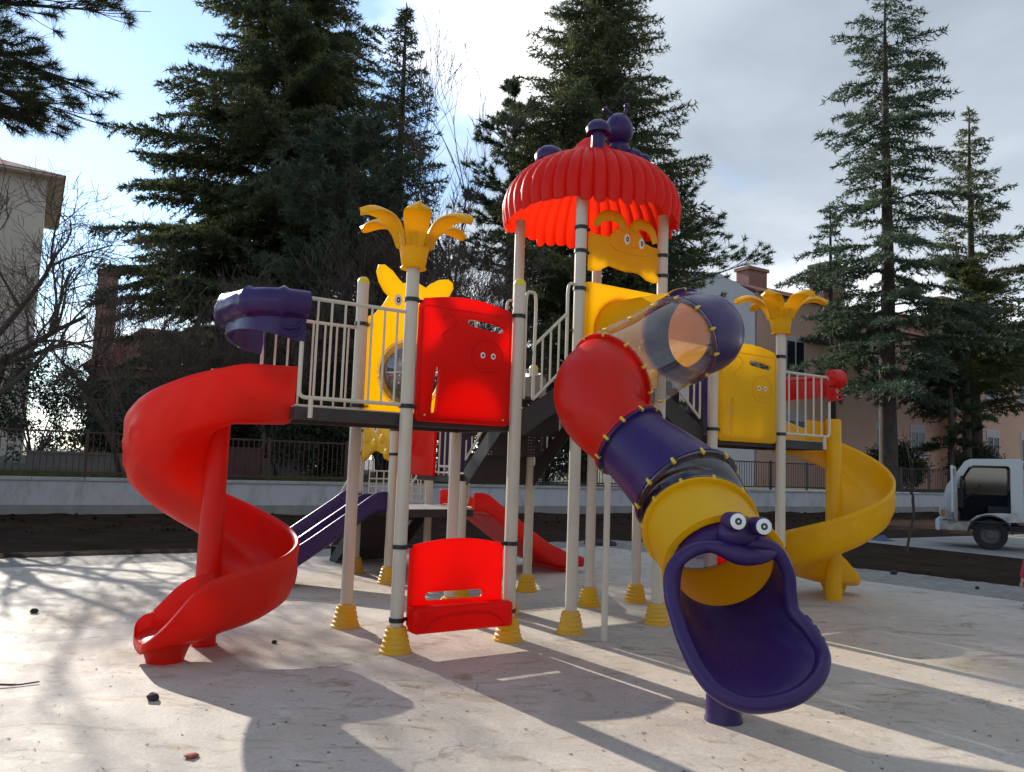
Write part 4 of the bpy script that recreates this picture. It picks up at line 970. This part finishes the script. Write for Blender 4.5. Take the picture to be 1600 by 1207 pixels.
def bare_tree(name, label, pos, H, seed, z0=.86, r0=.12, spread=.55, depth=5, kids=3, mat=TWIG, group=None, upward=.25, first=.25, cat='tree', stems=1, minr=.004):
    rg = np.random.default_rng(seed); root = tag(empty(name, (pos[0], pos[1], z0)), label, cat, group); tk = MB(); tw = MB()
    def grow(p, d, L_, r, lv):
        n = 4; pts = [p]; dd = d.copy()
        for i in range(n):
            dd = dd + rg.normal(0, .14, 3) + np.array([0, 0, upward * .25]); dd /= np.linalg.norm(dd); pts.append(pts[-1] + dd * L_ / n)
        (tk if lv <= 1 else tw).tube([tuple(q) for q in pts], [max(minr, r * (1 - .45 * i / n)) for i in range(n + 1)], 8 if lv == 0 else (5 if lv < 3 else 3), False)
        if lv >= depth: return
        for k in range(kids + (1 if lv < 2 else 0)):
            t = rg.uniform(.35 if lv else max(first, .2), 1.0); i = min(n - 1, int(t * n)); q = pts[i] + (pts[i + 1] - pts[i]) * (t * n - i)
            o = rg.normal(size=3); o -= dd * o.dot(dd); o /= np.linalg.norm(o); nd = dd * (1 - spread * .5) + o * spread * rg.uniform(.7, 1.3) + np.array([0, 0, upward]); nd /= np.linalg.norm(nd)
            grow(q, nd, L_ * rg.uniform(.55, .8), r * .52 * (1.1 - .3 * t), lv + 1)
    for s_ in range(stems):
        d0 = np.array([rg.normal(0, .10 if stems == 1 else .35), rg.normal(0, .10 if stems == 1 else .35), 1.0]); d0 /= np.linalg.norm(d0)
        grow(np.array([rg.normal(0, .12), rg.normal(0, .12), 0]) if stems > 1 else np.zeros(3), d0, H * .45, r0, 0)
    tk.build('trunk', BARK, root); tw.build('branches', mat, root); return root
GB = 'leafless trees around the square'
bare_tree('bare_tree', 'thick leafless tree on the wall at the left edge', tuple(wl(-2.3, 1.0)), 7.2, 61, r0=.17, depth=5, kids=4, spread=.8, minr=.005, group=GB, upward=.12)
bare_tree('bare_tree', 'thin leafless tree between the beige block and the cedar', tuple(wl(.9, 1.8)), 6.6, 62, r0=.07, depth=5, kids=3, group=GB)
bare_tree('bare_tree', 'slender many-stemmed leafless tree left of the red slide', tuple(wl(1.6, 3.5)), 5.2, 63, r0=.04, depth=4, kids=4, stems=4, group=GB)
bare_tree('bare_tree', 'tall wispy leafless tree between the slim cedar and the roof', (-1.6, 29.5), 14.5, 64, r0=.12, depth=5, kids=3, spread=.42, upward=.4, group=GB, minr=.008)
bare_tree('bare_tree', 'bushy brown leafless tree behind the left palm topper', (-4.2, 26.6), 8.5, 65, r0=.07, depth=5, kids=4, stems=3, spread=.6, group=GB, minr=.007)
bare_tree('bare_tree', 'bushy brown leafless tree behind the red door panel', (-1.7, 27.0), 8.0, 66, r0=.07, depth=5, kids=4, stems=3, spread=.6, group=GB, minr=.007)
bare_tree('bare_tree', 'bushy brown leafless tree behind the purple hood', (-6.9, 25.0), 6.5, 67, r0=.06, depth=5, kids=4, stems=3, spread=.6, group=GB, minr=.006)
sp = bare_tree('sapling', 'thin planted sapling in the soil strip before the road', (8.62, 17.46), 3.6, 68, z0=0, r0=.032, depth=2, kids=1, spread=.3, upward=.6, group=None)
tag(sp, cat='tree')

# ---------------------------------------------------------------- buildings
def render_mat(name, c, var=.16):
    return simple(name, c, .9, 0, var, .45, .2, 30)
BEIGE = render_mat('beige_render', (.56, .52, .45)); PINK = render_mat('pink_render', (.74, .47, .35)); BROWNR = render_mat('brown_render', (.20, .13, .10)); GREYR = render_mat('pale_grey_render', (.40, .42, .45)); TILE = simple('red_roof_tiles', (.26, .07, .045), .85, 0, .35, 2, .4, 10)
BRICK = simple('chimney_render', (.36, .20, .15), .9, 0, .25, 1.5); GLASS = simple('dark_window_glass', (.02, .025, .03), .08, 0, .1); FRAME = simple('white_window_frame', (.62, .63, .66), .5, 0, .1); PIPE = simple('brown_pipe', (.22, .08, .06), .6, 0, .2); SHUT = simple('white_roller_shutter', (.55, .55, .54), .6, 0, .1)
def window(par, x, y, z, w, h, nx=2, shutter=.0):
    f = MB().box(x - w / 2, x + w / 2, y - .06, y + .02, z, z + .07).box(x - w / 2, x + w / 2, y - .06, y + .02, z + h - .07, z + h)
    for k in range(nx + 1):
        cx_ = x - w / 2 + .035 + (w - .07) * k / nx; f.box(cx_ - .035, cx_ + .035, y - .055, y + .02, z + .072, z + h - .072)
    f.box(x - w / 2 - .12, x + w / 2 + .12, y - .16, y + .02, z - .10, z - .003)
    o = f.build('window', FRAME, par, smooth=0); MB().box(x - w / 2 + .04, x + w / 2 - .04, y - .025, y + .015, z + .04, z + h - .04).build('pane', GLASS, o, smooth=0)
    if shutter: MB().box(x - w / 2 + .03, x + w / 2 - .03, y - .05, y - .028, z + h * (1 - shutter), z + h - .03).build('shutter', SHUT, o, smooth=0)
    return o
# far beige apartment block, left
bb = tag(empty('apartment_block', (-33.3, 55, .8), R(31)), 'tall beige apartment block with wide red eaves at the left edge', 'building')
HB = 19.6
MB().box(-22, 0, 0, 14, 0, HB).build('wall', BEIGE, bb, smooth=0)
MB().box(-23, 1.0, -1.0, 15, HB + .002, HB + .16).build('eave', BEIGE, bb, smooth=0)
MB().hexa([(-23.1, -1.1, HB + .162), (1.1, -1.1, HB + .162), (1.1, 15.1, HB + .162), (-23.1, 15.1, HB + .162)], [(-15, 6, HB + 3.0), (-7, 6, HB + 3.0), (-7, 8, HB + 3.0), (-15, 8, HB + 3.0)]).build('roof', TILE, bb, smooth=0)
MB().box(-22, .05, -.06, -.003, 9.3, 9.55).build('string_course', FRAME, bb, smooth=0)
for z in (2.2, 5.6, 9.9, 13.4, 16.6):
    for x in (-6, -12, -17.5): window(bb, x, -.003, z, 1.6, 1.7)
# house with tall chimney behind the spreading cedar
hb = tag(empty('brick_house', (-24.9, 47, .8), R(24)), 'brown house with a tall chimney and red roof behind the spreading cedar', 'house')
MB().box(0, 13, 0, 9, 0, 5.6).build('wall', BROWNR, hb, smooth=0)
MB().hexa([(-.5, -.5, 5.62), (13.5, -.5, 5.62), (13.5, 9.5, 5.62), (-.5, 9.5, 5.62)], [(2.5, 4.4, 8.8), (10.5, 4.4, 8.8), (10.5, 4.6, 8.8), (2.5, 4.6, 8.8)]).build('roof', TILE, hb, smooth=0)
MB().box(.002, 1.05, .02, 1.1, 0, 11.2).box(-.1, 1.15, -.08, 1.2, 11.202, 11.5).build('chimney', BRICK, hb, smooth=0)
for x in (5, 9): window(hb, x, -.003, 3.6, 1.3, 1.5)
# long pink building on the right; its front runs parallel to the boundary wall
f0 = Vector((12.9, 41.9)); pb = tag(empty('pink_building', (f0.x, f0.y, .8), math.atan2(DU.y, DU.x)), 'long pink two-storey building with pale gable end at the right', 'building')
HE = 10.4
MB().box(0, 10.2, 0, 10, 0, HE - .1).box(10.2, 18.3, .9, 10, 0, HE - .6).box(18.3, 34, -.2, 10, 0, HE - .2).build('wall', PINK, pb, smooth=0)
MB().box(-.08, -.003, .1, 9.9, 0, HE - .2).add([(-.08, .1, HE - .19), (-.08, 9.9, HE - .19), (-.08, 7.2, HE + 1.5), (-.08, 5, HE + 1.9), (-.08, 2.8, HE + 1.5), (-.003, .1, HE - .19), (-.003, 9.9, HE - .19), (-.003, 7.2, HE + 1.5), (-.003, 5, HE + 1.9), (-.003, 2.8, HE + 1.5)], [(0, 1, 2, 3, 4), (9, 8, 7, 6, 5), (0, 4, 9, 5), (4, 3, 8, 9), (3, 2, 7, 8), (2, 1, 6, 7)]).build('gable_end', GREYR, pb, smooth=0)
def hiproof(x0, x1, y0, y1, z, h): return ([(x0, y0, z), (x1, y0, z), (x1, y1, z), (x0, y1, z)], [(x0 + .0, (y0 + y1) / 2 - .2, z + h), (x1, (y0 + y1) / 2 - .2, z + h), (x1, (y0 + y1) / 2 + .2, z + h), (x0, (y0 + y1) / 2 + .2, z + h)])
rf = MB().hexa(*hiproof(.0, 10.4, -.35, 10.3, HE - .08, 1.95)).hexa(*hiproof(10.41, 18.0, .5, 10.3, HE - .58, 1.9)).hexa(*hiproof(18.02, 34.4, -.75, 10.3, HE - .18, 2.2)).build('roof', TILE, pb, smooth=0)
for x0, x1, y in ((4.0, 5.6, 4.2), (7.3, 9.3, 1.4), (21, 22.6, 2.2)): MB().box(x0, x1, y, y + 1.0, HE, HE + (2.6 if y > 3 else 2.8)).box(x0 - .1, x1 + .1, y - .1, y + 1.1, HE + (2.602 if y > 3 else 2.802), HE + (2.8 if y > 3 else 3.0)).build('chimney', BRICK, pb, smooth=0)
for x, y in ((3.0, -.003), (12.2, .897), (15.8, .897), (22.6, -.203), (27.0, -.203), (31.5, -.203)):
    for z in (2.1, 6.2): window(pb, x, y, z, 1.55, 2.0, 2, .25 if z < 3 else .12)
MB().tube([(11.3, .82, 0), (11.3, .82, HE - .7)], .07, 8).build('drain_pipe', PIPE, pb)
bal = MB().box(16.4, 18.25, -1.0, .88, 5.0, 5.15).box(16.4, 18.25, -1.0, -.92, 5.152, 6.1).box(16.4, 16.48, -.918, .88, 5.152, 6.1).build('balcony', FRAME, pb, smooth=0)
MB().box(16.4, 18.25, -1.0, .88, 8.0, 9.6).build('glazed_bay', SHUT, pb, smooth=0)

# ---------------------------------------------------------------- truck
tk_root = tag(empty('small_truck', (10.95, 18.33, .012), math.atan2(-.51, .86)), 'dirty white small flatbed truck with its door open, parked at the right', 'truck')
def truck_paint():
    m, nt, N, L = new_mat('dirty_white_paint'); p = node(nt, 'ShaderNodeBsdfPrincipled')
    zs = node(nt, 'ShaderNodeSeparateXYZ'); L.new(node(nt, 'ShaderNodeNewGeometry').outputs['Position'], zs.inputs[0])
    mud = node(nt, 'ShaderNodeMath', operation='MULTIPLY_ADD'); L.new(zs.outputs[2], mud.inputs[0]); mud.inputs[1].default_value = -.55; L.new(noise(nt, 5, 6, .7), mud.inputs[2])
    c = mixc(nt, (.52, .51, .48), (.19, .15, .09), ramp(nt, mud.outputs[0], [(.0, 0), (.30, .85)]))
    L.new(c, p.inputs['Base Color']); p.inputs['Roughness'].default_value = .4; finish(nt, p.outputs[0]); return m
TP_ = truck_paint(); TYRE = simple('tyre_rubber', (.022, .020, .019), .9, 0, .3); RIM_ = simple('dusty_rim', (.10, .09, .08), .7, 0, .3); SEAT = simple('dark_cab_interior', (.018, .018, .022), .8, 0, .3); WOOD = simple('weathered_wood', (.20, .10, .05), .85, 0, .4, 6); LAMP = simple('lamp_lens', (.55, .55, .56), .15)
# local x: 0 at the front wheel centre, rearwards positive; local y: 0 on the near side, + away from the viewer
prof = [(-1.00, .40), (-1.02, .66), (-.97, .70), (-.95, 1.05), (-.84, 1.45), (-.48, 1.99), (-.36, 2.05), (.62, 2.07), (.66, 2.0), (.66, .66), (.40, .64), (.38, .52)] + arc(0, .33, .42, 25, 172, 10)[0:] + [(-.46, .40)]
door = [(-.62, .60), (-.66, .72), (-.66, 1.42), (-.40, 1.86), (-.30, 1.90), (.38, 1.90), (.41, 1.84), (.41, .84), (.20, .84), (-.05, .82), (-.26, .76), (-.40, .64)]
for y in (.02, 1.58):
    obj('cab_side', plate_mesh('cab_side', [prof, door] if y < 1 else [prof, [(-.62, 1.2), (-.40, 1.82), (.38, 1.86), (.38, 1.2)]], .04, TP_, .01), tk_root, M=MFv(y))
MB().hexa([(-.48, .042, 1.97), (.66, .042, 2.02), (.66, 1.558, 2.02), (-.48, 1.558, 1.97)], [(-.44, .042, 2.02), (.63, .042, 2.075), (.63, 1.558, 2.075), (-.44, 1.558, 2.02)]).build('roof', TP_, tk_root, bevel=.02)
MB().box(-1.0, -.94, .042, 1.558, .66, 1.05).hexa([(-.96, .042, 1.052), (-.90, .042, 1.052), (-.90, 1.558, 1.052), (-.96, 1.558, 1.052)], [(-.86, .042, 1.43), (-.80, .042, 1.43), (-.80, 1.558, 1.43), (-.86, 1.558, 1.43)]).build('front_panel', TP_, tk_root, smooth=0)
MB().box(-1.10, -1.0, -.02, 1.62, .38, .64).build('bumper', FRAME, tk_root, bevel=.03)
MB().hexa([(-.85, .06, 1.44), (-.835, .06, 1.44), (-.835, 1.54, 1.44), (-.85, 1.54, 1.44)], [(-.50, .06, 1.96), (-.485, .06, 1.96), (-.485, 1.54, 1.96), (-.50, 1.54, 1.96)]).build('windscreen', make_clear('windscreen_glass', (.75, .8, .8), .12, .05), tk_root, smooth=0)
MB().box(.60, .65, .042, 1.558, .64, 2.015).build('cab_back', TP_, tk_root, smooth=0)
for y in (.2, 1.2): MB().box(-1.03, -.99, y, y + .24, .74, .92).build('headlight', LAMP, tk_root, bevel=.02)
MB().box(-.92, .58, .06, 1.54, .46, .56).build('cab_floor', SEAT, tk_root, smooth=0)
MB().box(-.05, .50, .12, 1.48, .72, .98).hexa([(.36, .12, .982), (.54, .12, .982), (.54, 1.48, .982), (.36, 1.48, .982)], [(.46, .12, 1.55), (.58, .12, 1.55), (.58, 1.48, 1.55), (.46, 1.48, 1.55)]).build('seat', SEAT, tk_root, bevel=.04)
MB().box(-.80, -.52, .06, 1.54, .9, 1.36).build('dashboard', SEAT, tk_root, bevel=.04)
c = Vector((-.28, .48, 1.30)); a_ = Vector((0, 1, 0)); b_ = Vector((.5, 0, .86)).normalized()
MB().tube([c + (a_ * math.cos(t * 2 * PI / 20) + b_ * math.sin(t * 2 * PI / 20)) * .19 for t in range(20)], .014, 6, closed=True).tube([c - b_ * .18, c + b_ * .18], .012, 6).tube([c, c + Vector((-.26, 0, -.2))], .02, 6).build('steering_wheel', DARK, tk_root)
def arc3(r, a0, a1): return [(x, -.005, y) for x, y in arc(0, .33, r, a0, a1, 14)]
def wheel(x, y, s):
    w = MB(); rows = []
    for r, yy in ((.20, -.02), (.22, -.05), (.30, -.07), (.335, -.06), (.345, -.03), (.345, .10), (.335, .13), (.30, .14), (.20, .12)): rows.append([(r * math.cos(2 * PI * j / 32), yy, r * math.sin(2 * PI * j / 32)) for j in range(32)])
    o = w.grid(rows, False, True).build('wheel', TYRE, tk_root, (x, y, .345))
    rows = [[(r * math.cos(2 * PI * j / 24), yy, r * math.sin(2 * PI * j / 24)) for j in range(24)] for r, yy in ((.205, -.03), (.19, -.035), (.17, .0), (.11, -.01), (.09, -.05), (.01, -.055))]
    MB().grid(rows, False, True).build('rim', RIM_, o); return o
for x, y in ((0, .10), (0, 1.42), (2.35, .10), (2.35, 1.42)): wheel(x, y, 1)
MB().box(.582, .598, .06, 1.54, .70, 1.95).build('rear_trim', SEAT, tk_root, smooth=0)
for y in (.24, .98): MB().hexa([(.34, y, .985), (.50, y, .985), (.50, y + .42, .985), (.34, y + .42, .985)], [(.46, y + .03, 1.62), (.57, y + .03, 1.62), (.57, y + .39, 1.62), (.46, y + .39, 1.62)]).build('seat_back', SEAT, tk_root, bevel=.04)
MB().box(-.90, .56, 1.515, 1.555, .565, 1.22).build('far_door_lining', SEAT, tk_root, smooth=0)
MB().box(-.62, .40, 1.53, 1.54, 1.19, 1.87).build('far_window', make_clear('tinted_glass', (.16, .17, .17), .08, .05, (.02, .02, .02)), tk_root, smooth=0)
MB().box(-.44, .58, .06, 1.50, 1.93, 1.965).build('headliner', SEAT, tk_root, smooth=0)
MB().box(-.86, -.60, .045, .058, .62, .84).build('door_step', DARK, tk_root, smooth=0)
MB().box(-.985, -.90, -.012, .0, .70, .86).build('turn_signal', simple('amber_lens', (.55, .18, .02), .3), tk_root, smooth=0)
MB().box(-.95, .40, -.008, .002, .615, .635).build('sill_trim', DARK, tk_root, smooth=0)
MB().tube(arc3(.44, 6, 172), .022, 6).build('wheel_arch_lip', BLACK, tk_root)
MB().box(1.1, 1.7, -.0, .35, .46, .74).build('fuel_tank', DARK, tk_root, bevel=.02)
MB().box(-.6, 3.6, .45, .55, .42, .54).box(-.6, 3.6, 1.05, 1.15, .42, .54).build('chassis', DARK, tk_root, smooth=0)
bed = MB().box(.76, 3.9, -.04, 1.64, .78, .86).box(.76, 3.9, -.04, 0, .862, 1.30).box(.76, 3.9, 1.60, 1.64, .862, 1.30).box(.76, .80, .002, 1.598, .862, 1.42).build('load_bed', simple('rusty_bed', (.11, .08, .06), .8, 0, .4, 4), tk_root, smooth=0)
for y in (-.02, 1.62):
    w = MB()
    for x in (.80, 1.8, 2.8, 3.85): w.box(x - .035, x + .035, y - .025, y + .025, 1.30, 2.28)
    for z in (1.50, 1.85, 2.2): w.box(.72, 3.9, y - .045, y - .027, z, z + .10)
    w.build('rack_rail', WOOD, bed, smooth=0)
dr = empty('door', (-.66, .0, 0), R(-93), tk_root)
dd = obj('door_panel', plate_mesh('door_panel', [[(0, .58), (0, 1.42), (.26, 1.86), (1.0, 1.88), (1.04, 1.8), (1.04, .84), (.5, .6)], [(.08, 1.30), (.28, 1.78), (.96, 1.80), (.96, 1.30)]], .05, TP_, .012), dr, M=MFv(0))
MB().box(.05, .09, .03, .10, 1.42, 1.44).box(.0, .14, .10, .13, 1.36, 1.66).build('mirror', BLACK, dr, bevel=.01)

# ---------------------------------------------------------------- person at the right edge (only the jacket shows)
def person():
    root = tag(empty('person', (6.66, 10.22, .008), R(200)), 'small child in a red jacket and dark blue trousers, cut by the right edge', 'person')
    def skin(name, joints, edges, mat, sub=2):
        me = bpy.data.meshes.new(name); me.from_pydata([j[0] for j in joints], edges, []); o = obj(name, me, root)
        md = o.modifiers.new('k', 'SKIN'); me.skin_vertices[0].data.foreach_set('radius', [x for j in joints for x in (j[1], j[1] * (j[2] if len(j) > 2 else 1))])
        me.skin_vertices[0].data[0].use_root = True
        s_ = o.modifiers.new('s', 'SUBSURF'); s_.levels = sub; s_.render_levels = sub; me.materials.append(mat); return o
    skinm = simple('skin', (.52, .30, .21), .55, 0, .08); jk = simple('red_jacket', (.55, .035, .06), .75, 0, .2, 8, .4, 60); tr_ = simple('dark_blue_trousers', (.03, .045, .10), .85, 0, .2); hr = simple('dark_hair', (.03, .02, .015), .7); sh = simple('dark_shoes', (.03, .025, .025), .6)
    body = [((0, 0, .36), .085), ((0, 0, .48), .09), ((0, 0, .59), .08), ((0, 0, .655), .04), ((0, .0, .70), .05), ((0, .005, .78), .088), ((0, 0, .84), .065),
            ((.07, 0, .30), .06), ((.075, .01, .18), .045), ((.075, 0, .05), .034), ((-.07, 0, .30), .06), ((-.075, .01, .18), .045), ((-.075, 0, .05), .034),
            ((.11, 0, .59), .042), ((.155, .0, .47), .034), ((.165, -.04, .36), .024), ((.165, -.055, .32), .022), ((-.11, 0, .59), .042), ((-.155, 0, .47), .034), ((-.165, -.04, .36), .024), ((-.165, -.055, .32), .022)]
    ed = [(0, 1), (1, 2), (2, 3), (3, 4), (4, 5), (5, 6), (0, 7), (7, 8), (8, 9), (0, 10), (10, 11), (11, 12), (2, 13), (13, 14), (14, 15), (15, 16), (2, 17), (17, 18), (18, 19), (19, 20)]
    skin('body', body, ed, skinm)
    skin('jacket', [((0, 0, .38), .125), ((0, 0, .48), .12), ((0, 0, .585), .10), ((0, 0, .64), .06), ((.115, 0, .585), .065), ((.16, 0, .47), .058), ((.17, -.035, .375), .042), ((-.115, 0, .585), .065), ((-.16, 0, .47), .058), ((-.17, -.035, .375), .042)], [(0, 1), (1, 2), (2, 3), (2, 4), (4, 5), (5, 6), (2, 7), (7, 8), (8, 9)], jk)
    skin('trousers', [((0, 0, .37), .10), ((.07, 0, .29), .075), ((.077, .01, .18), .06), ((.077, 0, .06), .05), ((-.07, 0, .29), .075), ((-.077, .01, .18), .06), ((-.077, 0, .06), .05)], [(0, 1), (1, 2), (2, 3), (0, 4), (4, 5), (5, 6)], tr_)
    for sx_ in (-1, 1):
        MB().ball((sx_ * .077, -.03, .035), .055, 12, .62, .8, 1.4).build('shoe', sh, root)
        h = MB().ball((sx_ * .165, -.06, .30), .024, 10, 1.2, .6, .9)
        for k in range(4): h.tube(catmull([(sx_ * .165, -.078 + k * .012, .285), (sx_ * .163, -.080 + k * .012, .262), (sx_ * .158, -.076 + k * .012, .245 + .003 * abs(k - 1.5))], 3), [.0062] * 6 + [.005], 6)
        h.tube(catmull([(sx_ * .160, -.082, .30), (sx_ * .150, -.095, .285), (sx_ * .147, -.095, .268)], 3), [.0065] * 6 + [.005], 6); h.build('hand', skinm, root)
        MB().ball((sx_ * .034, -.083, .782), .010, 10).build('eye', PUPIL, root); MB().ball((sx_ * .09, .01, .775), .02, 8, 1.2, .5).build('ear', skinm, root)
    MB().ball((0, -.094, .762), .012, 8).build('nose', skinm, root); MB().ball((0, -.084, .735), .016, 8, .3, 1, .4).build('mouth', simple('lips', (.42, .14, .12), .5), root)
    MB().ball((0, .018, .802), .096, 18, .92).build('hair', hr, root)
person()

# ---------------------------------------------------------------- small things on the ground
STONE = simple('dark_stone', (.045, .040, .036), .9, 0, .4, 30, .6, 60)
def stone(x, y, r, seed, label, mat=STONE, flat=.7, cat='stone', z=.008):
    rg = random.Random(seed); bm = bmesh.new(); bmesh.ops.create_icosphere(bm, subdivisions=3, radius=r)
    for v in bm.verts:
        n_ = mnoise.noise(v.co * (1.6 / r) + Vector((seed, 0, 0))) * .28 + mnoise.noise(v.co * (4 / r) + Vector((0, seed, 0))) * .10
        v.co *= 1 + n_; v.co.z *= flat
    me = bpy.data.meshes.new('stone'); bm.to_mesh(me); bm.free(); me.materials.append(mat); me.polygons.foreach_set('use_smooth', [True] * len(me.polygons))
    return tag(obj('stone' if cat == 'stone' else 'clod', me, None, (x, y, z + r * flat * .75), rg.random() * 6), label, cat, 'loose stones on the plaza' if cat == 'stone' else None)
stone(-2.23, 5.30, .038, 3, 'black stone in front of the red spiral slide'); stone(-4.51, 7.87, .036, 5, 'dark stone near the left edge of the plaza'); stone(-1.94, 6.97, .022, 8, 'tiny dark stone between red slide and yellow post bases')
stone(6.35, 13.3, .055, 9, 'dark stone on the paver path at the right'); stone(6.9, 11.9, .03, 12, 'little dark stone on the paver path near the right edge')
CRUMB = simple('red_crumbs', (.42, .09, .06), .8, 0, .4, 30)
stone(-1.61, 4.36, .035, 21, 'crumbled pinkish-red lump on the plaza foreground', CRUMB, .35, 'lump')
cov_ = MB().lathe([(.26, 0), (.27, .02), (.25, .07), (.17, .10), (.02, .105)], 20).build('rubber_cap', simple('dark_blue_rubber', (.015, .018, .03), .6), None, (1.91, 16.5, .008)); cov_.scale = (1.25, .8, 1); tag(cov_, 'flat dark blue rubber lump lying on the paved edge', 'cap')
rg = random.Random(4); cl_ = MB()
rows = []
for i in range(15):
    row = []
    for j in range(11):
        x, y = (i / 14 - .5) * .5, (j / 10 - .5) * .4; e = max(0, 1 - (4 * x) ** 2) * max(0, 1 - (y / .2) ** 2)
        row.append((x, y, .006 + e * (.10 + .10 * mnoise.noise(Vector((x * 5, y * 5, 2))))))
    rows.append(row)
tag(cl_.grid(rows).build('folded_tarp', simple('blue_tarp', (.03, .06, .16), .5), None, (9.3, 20.05, .012), R(20), solid=0), 'crumpled dark blue tarp on the corner of the road', 'tarp')
STICK = simple('dry_stick', (.07, .05, .035), .9)
tag(MB().tube(catmull([(-3.42, 5.42, .018), (-3.33, 5.46, .025), (-3.22, 5.50, .018), (-3.12, 5.58, .02)], 5), [.007] * 10 + [.005] * 6, 6).build('stick', STICK), 'short dry stick lying at the left edge of the plaza', 'stick')
# scattered leaf crumbs and needles nobody could count
rg = np.random.default_rng(99); T = []
n = 2200; x = rg.uniform(-7, 7, n); y = 3.2 + rg.random(n) ** 1.4 * 10; ok = (y < 15 + .6 * x) & (y < 15 - .9 * (x - 2)); x, y = x[ok], y[ok]; n = len(x)
a = rg.uniform(0, 2 * PI, n); base = np.stack([x, y, np.full(n, .012)], 1); d = np.stack([np.cos(a), np.sin(a), rg.uniform(-.02, .10, n)], 1)
s = np.stack([-np.sin(a), np.cos(a), np.zeros(n)], 1); Ls = np.where(rg.random(n) < .6, rg.uniform(.01, .025, n), rg.uniform(.04, .12, n)); w = np.where(Ls < .03, Ls * .5, .0025)
P = np.stack([base - s * w[:, None], base + s * w[:, None], base + d * Ls[:, None]], 1)
tag(obj('leaf_litter', tri_mesh('leaf_litter', P, simple('dry_leaf', (.20, .13, .065), .9, 0, .5, 20))), kind='stuff')
# clods in the soil and grass in the garden
T = []; n = 700
for _ in range(n):
    sx_ = rg.uniform(-10, 40); nn_ = rg.uniform(-2.7, -.2); q = wl(sx_, nn_); r = rg.uniform(.02, .07); bz = bank(0, (nn_ + 3) / 3, q)
    c = np.array([q.x, q.y, bz + r * .2]); pts = rg.normal(0, 1, (6, 3)); pts /= np.linalg.norm(pts, axis=1, keepdims=True); pts = c + pts * r
    for t in ((0, 1, 2), (1, 2, 3), (2, 3, 4), (3, 4, 5), (0, 4, 5), (0, 2, 5)): T.append(pts[list(t)])
tag(obj('soil_clods', tri_mesh('soil_clods', np.array(T), SOIL)), kind='stuff')
n = 9000; q = np.array([tuple(wl(a, b)) for a, b in zip(rg.uniform(-6, 14, n), .3 + rg.random(n) ** 1.5 * 6)]); base = np.concatenate([q, np.full((n, 1), .86)], 1); d = rg.normal(0, .35, (n, 3)); d[:, 2] = 1; d /= np.linalg.norm(d, axis=1, keepdims=True)
tag(obj('garden_grass', tri_mesh('garden_grass', blades(rg, base, d, .20, .02), foliage_mat('grass', (.05, .07, .015), (.14, .20, .03), .8, .4))), kind='stuff')
